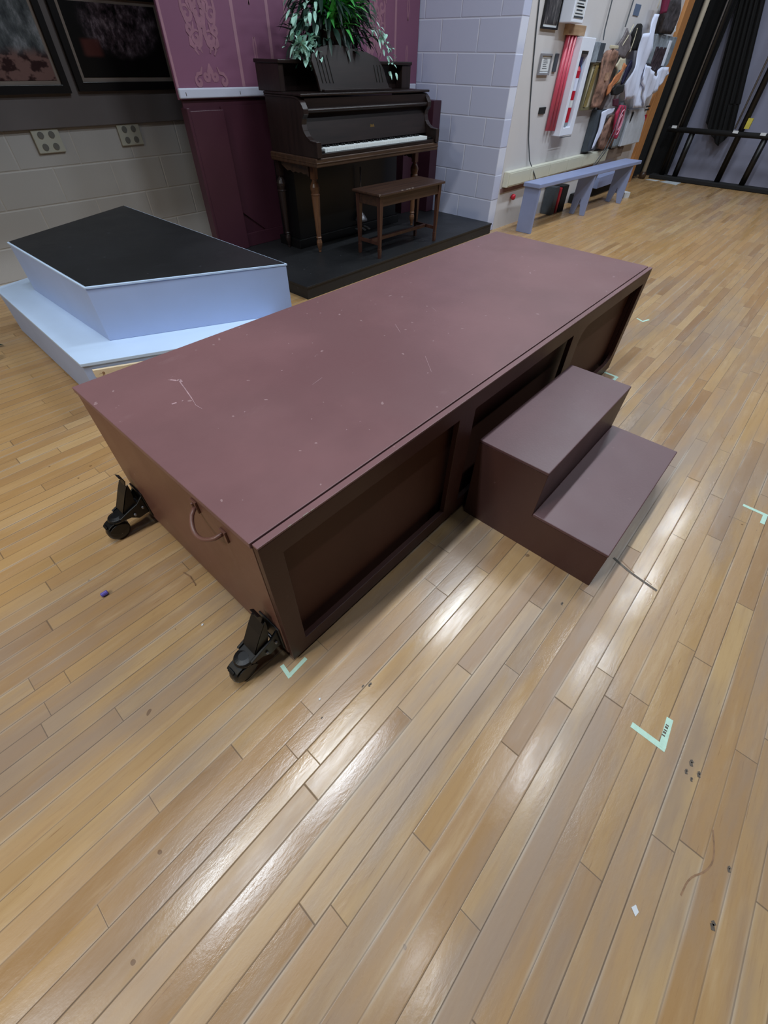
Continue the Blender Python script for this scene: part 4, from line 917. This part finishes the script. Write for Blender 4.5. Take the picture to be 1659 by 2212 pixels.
b = MB(); b.box(7.13, 7.70, YW-0.05, YW-0.001, 0.380, 0.488); solo(b, 'brown_carton', plain('brown_box', srgb(116, 100, 88), 0.7), (7.26, YW, 0.38), 'brown carton at the far end of the cream raceway', 'box', bevel=0.003).location.x += 0.13

# more odds and ends on the crowded stretch of wall
for k, (xa, za, xb, zb_, lab) in enumerate(((7.40, 2.2, 7.34, 1.70, 'thin pale cord left of the maroon hat'), (7.70, 2.2, 7.62, 1.80, 'thin pale cord above the dark bundle'), (6.80, 1.56, 6.62, 1.40, 'pale strap across the dark grey net bag'), (6.94, 1.54, 6.90, 1.36, 'pale strap on the right edge of the net bag'))):
    b = MB(); b.tube([(xa, 2.10, za), ((xa+xb)/2, 2.09, (za+zb_)/2-0.01), (xb, 2.09, zb_)], 0.005, 6); solo(b, 'thin_strap', M['cream'], (xb, 2.09, zb_), lab, 'strap')
for k, x in enumerate((6.93, 7.02)):
    b = MB(); b.tube([(x+0.06, 2.015, 0.92), (x+0.02, 2.01, 0.72), (x-0.05, 2.03, 0.52), (x-0.12, 2.09, 0.36)], 0.005, 6); solo(b, 'dark_cord', M['darkslate'], (x, 2.06, 0.36), ('left', 'right')[k]+' one of two dark cables trailing down over the far end of the raceway', 'cable')
b = MB(); b.box(6.31, 6.40, 2.045, 2.06, 1.14, 1.20); solo(b, 'brown_card', plain('tan_card', srgb(170, 136, 112), 0.6, 0, 0.4, 30), (6.31, 2.05, 1.14), 'small tan card pinned on the brown patterned garment', 'card')
cloth('navy_cloth', [(6.98, 1.24), (7.06, 1.30), (7.10, 1.25), (7.04, 1.12), (6.96, 1.10)], 2.10, 0.02, plain('navy_cloth', srgb(34, 32, 66), 0.8), 'strip of navy cloth between cream pouch and white gown', 'cloth', 0.01)
cloth('dark_strip_cloth', [(6.52, 1.04), (6.60, 1.12), (6.66, 1.04), (6.62, 0.90), (6.50, 0.90)], 2.10, 0.02, plain('dark_brown_cloth', srgb(70, 56, 52), 0.8), 'dark brown cloth hanging under the orange-brown sash', 'cloth', 0.02)
b = MB(); b.box(6.28, 6.50, 2.075, 2.09, 1.375, 1.40); solo(b, 'garment_hanger', M['cream'], (6.28, 2.08, 1.375), 'pale hanger bar at the shoulders of the brown patterned garment', 'hanger', bevel=0.004)

# things stored under the bench
for k, (x, wv, h_, m_) in enumerate(((5.70, 0.10, 0.27, M['darkslate']), (5.83, 0.05, 0.25, M['red']), (5.90, 0.16, 0.26, M['black']))):
    b = MB(); b.box(x, x+wv, 2.02, 2.15, 0, h_)
    solo(b, 'storage_case', m_, (x, 2.02, 0), ('slate grey case', 'narrow dark red case', 'wide black case')[k]+' stood on the floor under the blue-grey bench', 'case', bevel=0.004)
b = MB(); b.box(7.06, 7.75, 2.04, 2.15, 0.10, 0.225); solo(b, 'grey_carton', M['benchblue'], (7.06, 2.04, 0.10), 'grey box low behind the far half of the bench', 'box', bevel=0.004)
b = MB(); b.box(6.5, 7.9, 2.10, 2.16, 0.0, 0.099); solo(b, 'dark_board', M['black'], (6.5, 2.1, 0.0), 'dark board along the wall foot behind the bench', 'board', bevel=0.003)

# blue-grey bench
bn = thing('plank_bench', (4.78, 1.86, 0), 'long blue-grey plank bench standing along the right wall', 'bench')
def bl(x): return 1.968-(x-4.76)*0.052      # rear edge
def bf(x): return 1.782-(x-4.76)*0.066      # front edge
b = MB(); b.prism([(4.745, bf(4.745)), (7.20, bf(7.2)), (7.20, bl(7.2)), (4.745, bl(4.745))], 'Z', 0.395, 0.432); b.build('seat', M['benchblue'], bn, bevel=0.006)
b = MB(); b.prism([(4.770, bf(4.77)+.008), (4.800, bf(4.8)+.008), (4.800, bl(4.8)-.008), (4.770, bl(4.77)-.008)], 'Z', 0, 0.3945); b.build('leg', M['benchblue'], bn, bevel=0.003)
for xc in (5.98, 6.99):
    b = MB(); yf, yb = bf(xc)+.008, bl(xc)-.008; ym = (yf+yb)/2
    b.prism([(yf, 0), (yf+.055, 0), (ym, 0.16), (yb-.055, 0), (yb, 0), (yb, 0.3945), (yf, 0.3945)], 'X', xc-0.015, xc+0.015); b.build('leg', M['benchblue'], bn, bevel=0.003)
    b = MB(); b.prism([(xc+.016, 0.10), (xc+.016, 0.14), (xc+.24, 0.3945), (xc+.30, 0.3945)], 'Y', ym-0.02, ym+0.02); b.build('brace', M['benchblue'], bn)

# ------------------------------------------------------------------ dark far end
b = MB()
pts = [(8.72, 2.20), (8.78, 2.13), (8.84, 2.20), (8.90, 2.13), (8.97, 2.20), (9.05, 2.14), (9.12, 2.2)]
for (xa, ya), (xb, yb) in zip(pts, pts[1:]): b.quad((xa, ya, 0.05), (xb, yb, 0.05), (xb, yb, 4.9), (xa, ya, 4.9))
o = solo(b, 'leg_curtain', M['curtain'], (8.8, 2.2, 0.05), 'narrow black stage curtain between the orange trim and the ivory pole', 'curtain'); m = o.modifiers.new('s', 'SOLIDIFY'); m.thickness = 0.01
b = MB()
pts = [(9.47+0.03*(k % 2), 2.26-0.055*k) for k in range(9)]
for (xa, ya), (xb, yb) in zip(pts, pts[1:]): b.quad((xa, ya, 0.02), (xb, yb, 0.02), (xb, yb, 4.9), (xa, ya, 4.9))
o = solo(b, 'side_curtain', M['curtain'], (9.48, 2.0, 0.02), 'black curtain behind the left end of the pipe rack, right of the ivory pole', 'curtain'); m = o.modifiers.new('s', 'SOLIDIFY'); m.thickness = 0.01
t = thing('ivory_pole', (9.10, 2.09, 0), 'tall ivory pole with worn wooden foot beside the black curtain', 'pole')
b = MB(); b.tube([(9.10, 2.09, 0.09), (9.10, 2.09, 4.6)], 0.034, 14); b.build('shaft', M['pole'], t, smooth=True)
b = MB(); b.lathe([(0.05, 0), (0.052, 0.06), (0.036, 0.09)], (9.10, 2.09, 0), 'Z', 14); b.build('foot', M['oldwood'], t, smooth=True)
# pipe rack
XR = 9.28
pr_ = thing('pipe_rack', (XR, 1.5, 0), 'black pipe rack with long crossbar standing at the dark far end', 'rack')
b = MB(); b.tube([(XR, 2.02, 0.60), (XR, -1.6, 0.62)], 0.032, 10); cb = b.build('crossbar', M['black'], pr_, smooth=True)
for y in (1.93, 1.09, 0.74):
    b = MB(); b.box(XR-0.037, XR-0.030, y-0.035, y+0.035, 0.615, 0.645); b.build('white_tag', M['paper'], cb)
for y in (1.86, 1.66, 1.04, 0.70, 0.30, -0.25):
    b = MB(); b.tube([(XR+0.03, y, 0.06), (XR+0.03, y, 4.2 if y in (1.86, 1.04, 0.30) else 0.62)], 0.042, 10); b.build('upright', M['blackmetal'], pr_, smooth=True)
b = MB(); b.box(XR-0.06, XR+0.10, -1.6, 2.02, 0.0, 0.055); b.build('base_rail', M['black'], pr_, bevel=0.01)
b = MB(); b.tube([(XR-0.02, 1.88, 0.62), (XR-0.02, 1.88, 4.2)], 0.012, 8); b.build('thin_rod', M['steel'], pr_, smooth=True)
b = MB(); b.tube([(XR-0.02, 1.12, 0.66), (XR-0.02, 1.12, 4.2)], 0.012, 8); b.build('thin_rod', M['steel'], pr_, smooth=True)
b = MB(); b.box(XR-0.03, XR+0.02, 0.95, 1.01, 0.67, 0.78); b.build('yellow_tag', plain('yellow_tag', srgb(190, 178, 70), 0.6), pr_)
b = MB()
NS = 18
def dr(k, z):       # gathered drape: both edges lean toward the wall as they rise
    l_, r_ = 1.60+0.20*(z-0.66), 1.20+0.27*(z-0.66); return (9.60+0.035*math.sin(k*1.9), l_+(r_-l_)*k/NS, z)
for k in range(NS):
    lowz = lambda q: 0.43+abs(q/NS-0.60)*0.42
    zs_ = [None, 0.9, 1.6, 2.6, 3.6]
    for i_ in range(4):
        za_, zb2 = zs_[i_], zs_[i_+1]
        b.quad(dr(k, lowz(k) if za_ is None else za_), dr(k+1, lowz(k+1) if za_ is None else za_), dr(k+1, zb2), dr(k, zb2))
o = solo(b, 'hanging_drape', M['curtain'], (9.4, 1.5, 0.4), 'black drape gathered to a point behind the pipe rack', 'curtain'); m = o.modifiers.new('s', 'SOLIDIFY'); m.thickness = 0.01
b = MB(); b.box(9.75, 9.80, -3.5, 2.30, 0, 4.9); solo(b, 'grey_scrim', M['greycloth'], (9.75, 0, 0), 'grey backdrop sheet behind the black pipe rack', 'backdrop')
b = MB(); b.prism([(9.04, 2.00), (9.03, 1.84), (9.12, 1.80), (9.14, 1.96)], 'Z', 0.001, 0.003); solo(b, 'loose_paper', M['paper'], (9.04, 1.9, 0.001), 'narrow white paper on the floor at the pole foot', 'paper')
b = MB(); b.prism([(9.02, 1.78), (8.94, 1.50), (9.19, 1.50), (9.20, 1.72)], 'Z', 0.001, 0.004); solo(b, 'loose_paper', plain('pale_card', srgb(186, 192, 196), 0.7), (8.95, 1.6, 0.001), 'larger pale card lying on the floor before the pipe rack', 'paper')
b = MB(); b.prism([(7.42, 1.80), (7.36, 1.74), (7.46, 1.70), (7.50, 1.78)], 'Z', 0.0, 0.06); solo(b, 'white_scrap', M['paper'], (7.42, 1.75, 0.0), 'small white crumpled scrap on the floor at the far bench end', 'paper')

# ------------------------------------------------------------------ small things on the floor
b = MB(); b.lathe([(0.006, -0.011), (0.008, -0.009), (0.008, 0.009), (0.006, 0.011)], (-0.278, 0.657, 0.0082), 'X', 12)
solo(b, 'purple_cap', M['purple'], (-0.278, 0.657, 0), 'tiny purple plastic cap on bare floor left of the platform', 'debris')
for k, (x, y, s) in enumerate(((-0.118, 0.317, 0.005), (0.142, -0.976, 0.010), (-0.02, -0.137, 0.004))):
    b = MB(); b.prism([(x-s, y-s*.5), (x+s*.2, y-s*.8), (x+s, y+s*.1), (x-s*.1, y+s*.7)], 'Z', 0.0002, 0.002)
    solo(b, 'paper_crumb', M['paper'], (x, y, 0), ('white crumb on floorboards left of the nearest caster', 'larger pale crumb alone on the floor at lower right', 'white crumb just below the torn tape corner')[k], 'debris')
b = MB(); b.tube([(-0.052, 0.545, 0.002), (-0.046, 0.51, 0.003), (-0.052, 0.465, 0.002)], 0.0018, 6)
solo(b, 'brown_twig', M['scuff2'], (-0.05, 0.5, 0), 'thin brown twig on the floor between the two casters', 'debris')
b = MB(); leaf(b, (-0.02, 2.96, 0.03), (1, -0.6, 0.0), 0.13, 0.035, 0.02); leaf(b, (-0.10, 2.88, 0.03), (1, -0.3, 0.0), 0.12, 0.03, 0.02)
t = thing('dropped_flower', (-0.06, 2.8, 0), 'dark leafy sprig with purple bloom at the left picture edge', 'flower')
b.build('leaves', M['leafd'], t)
b = MB(); b.lathe([(0.005, 0.001), (0.04, 0.02), (0.045, 0.045), (0.02, 0.06)], (-0.03, 2.74, 0), 'Z', 10); b.build('bloom', M['purple'], t, smooth=True)
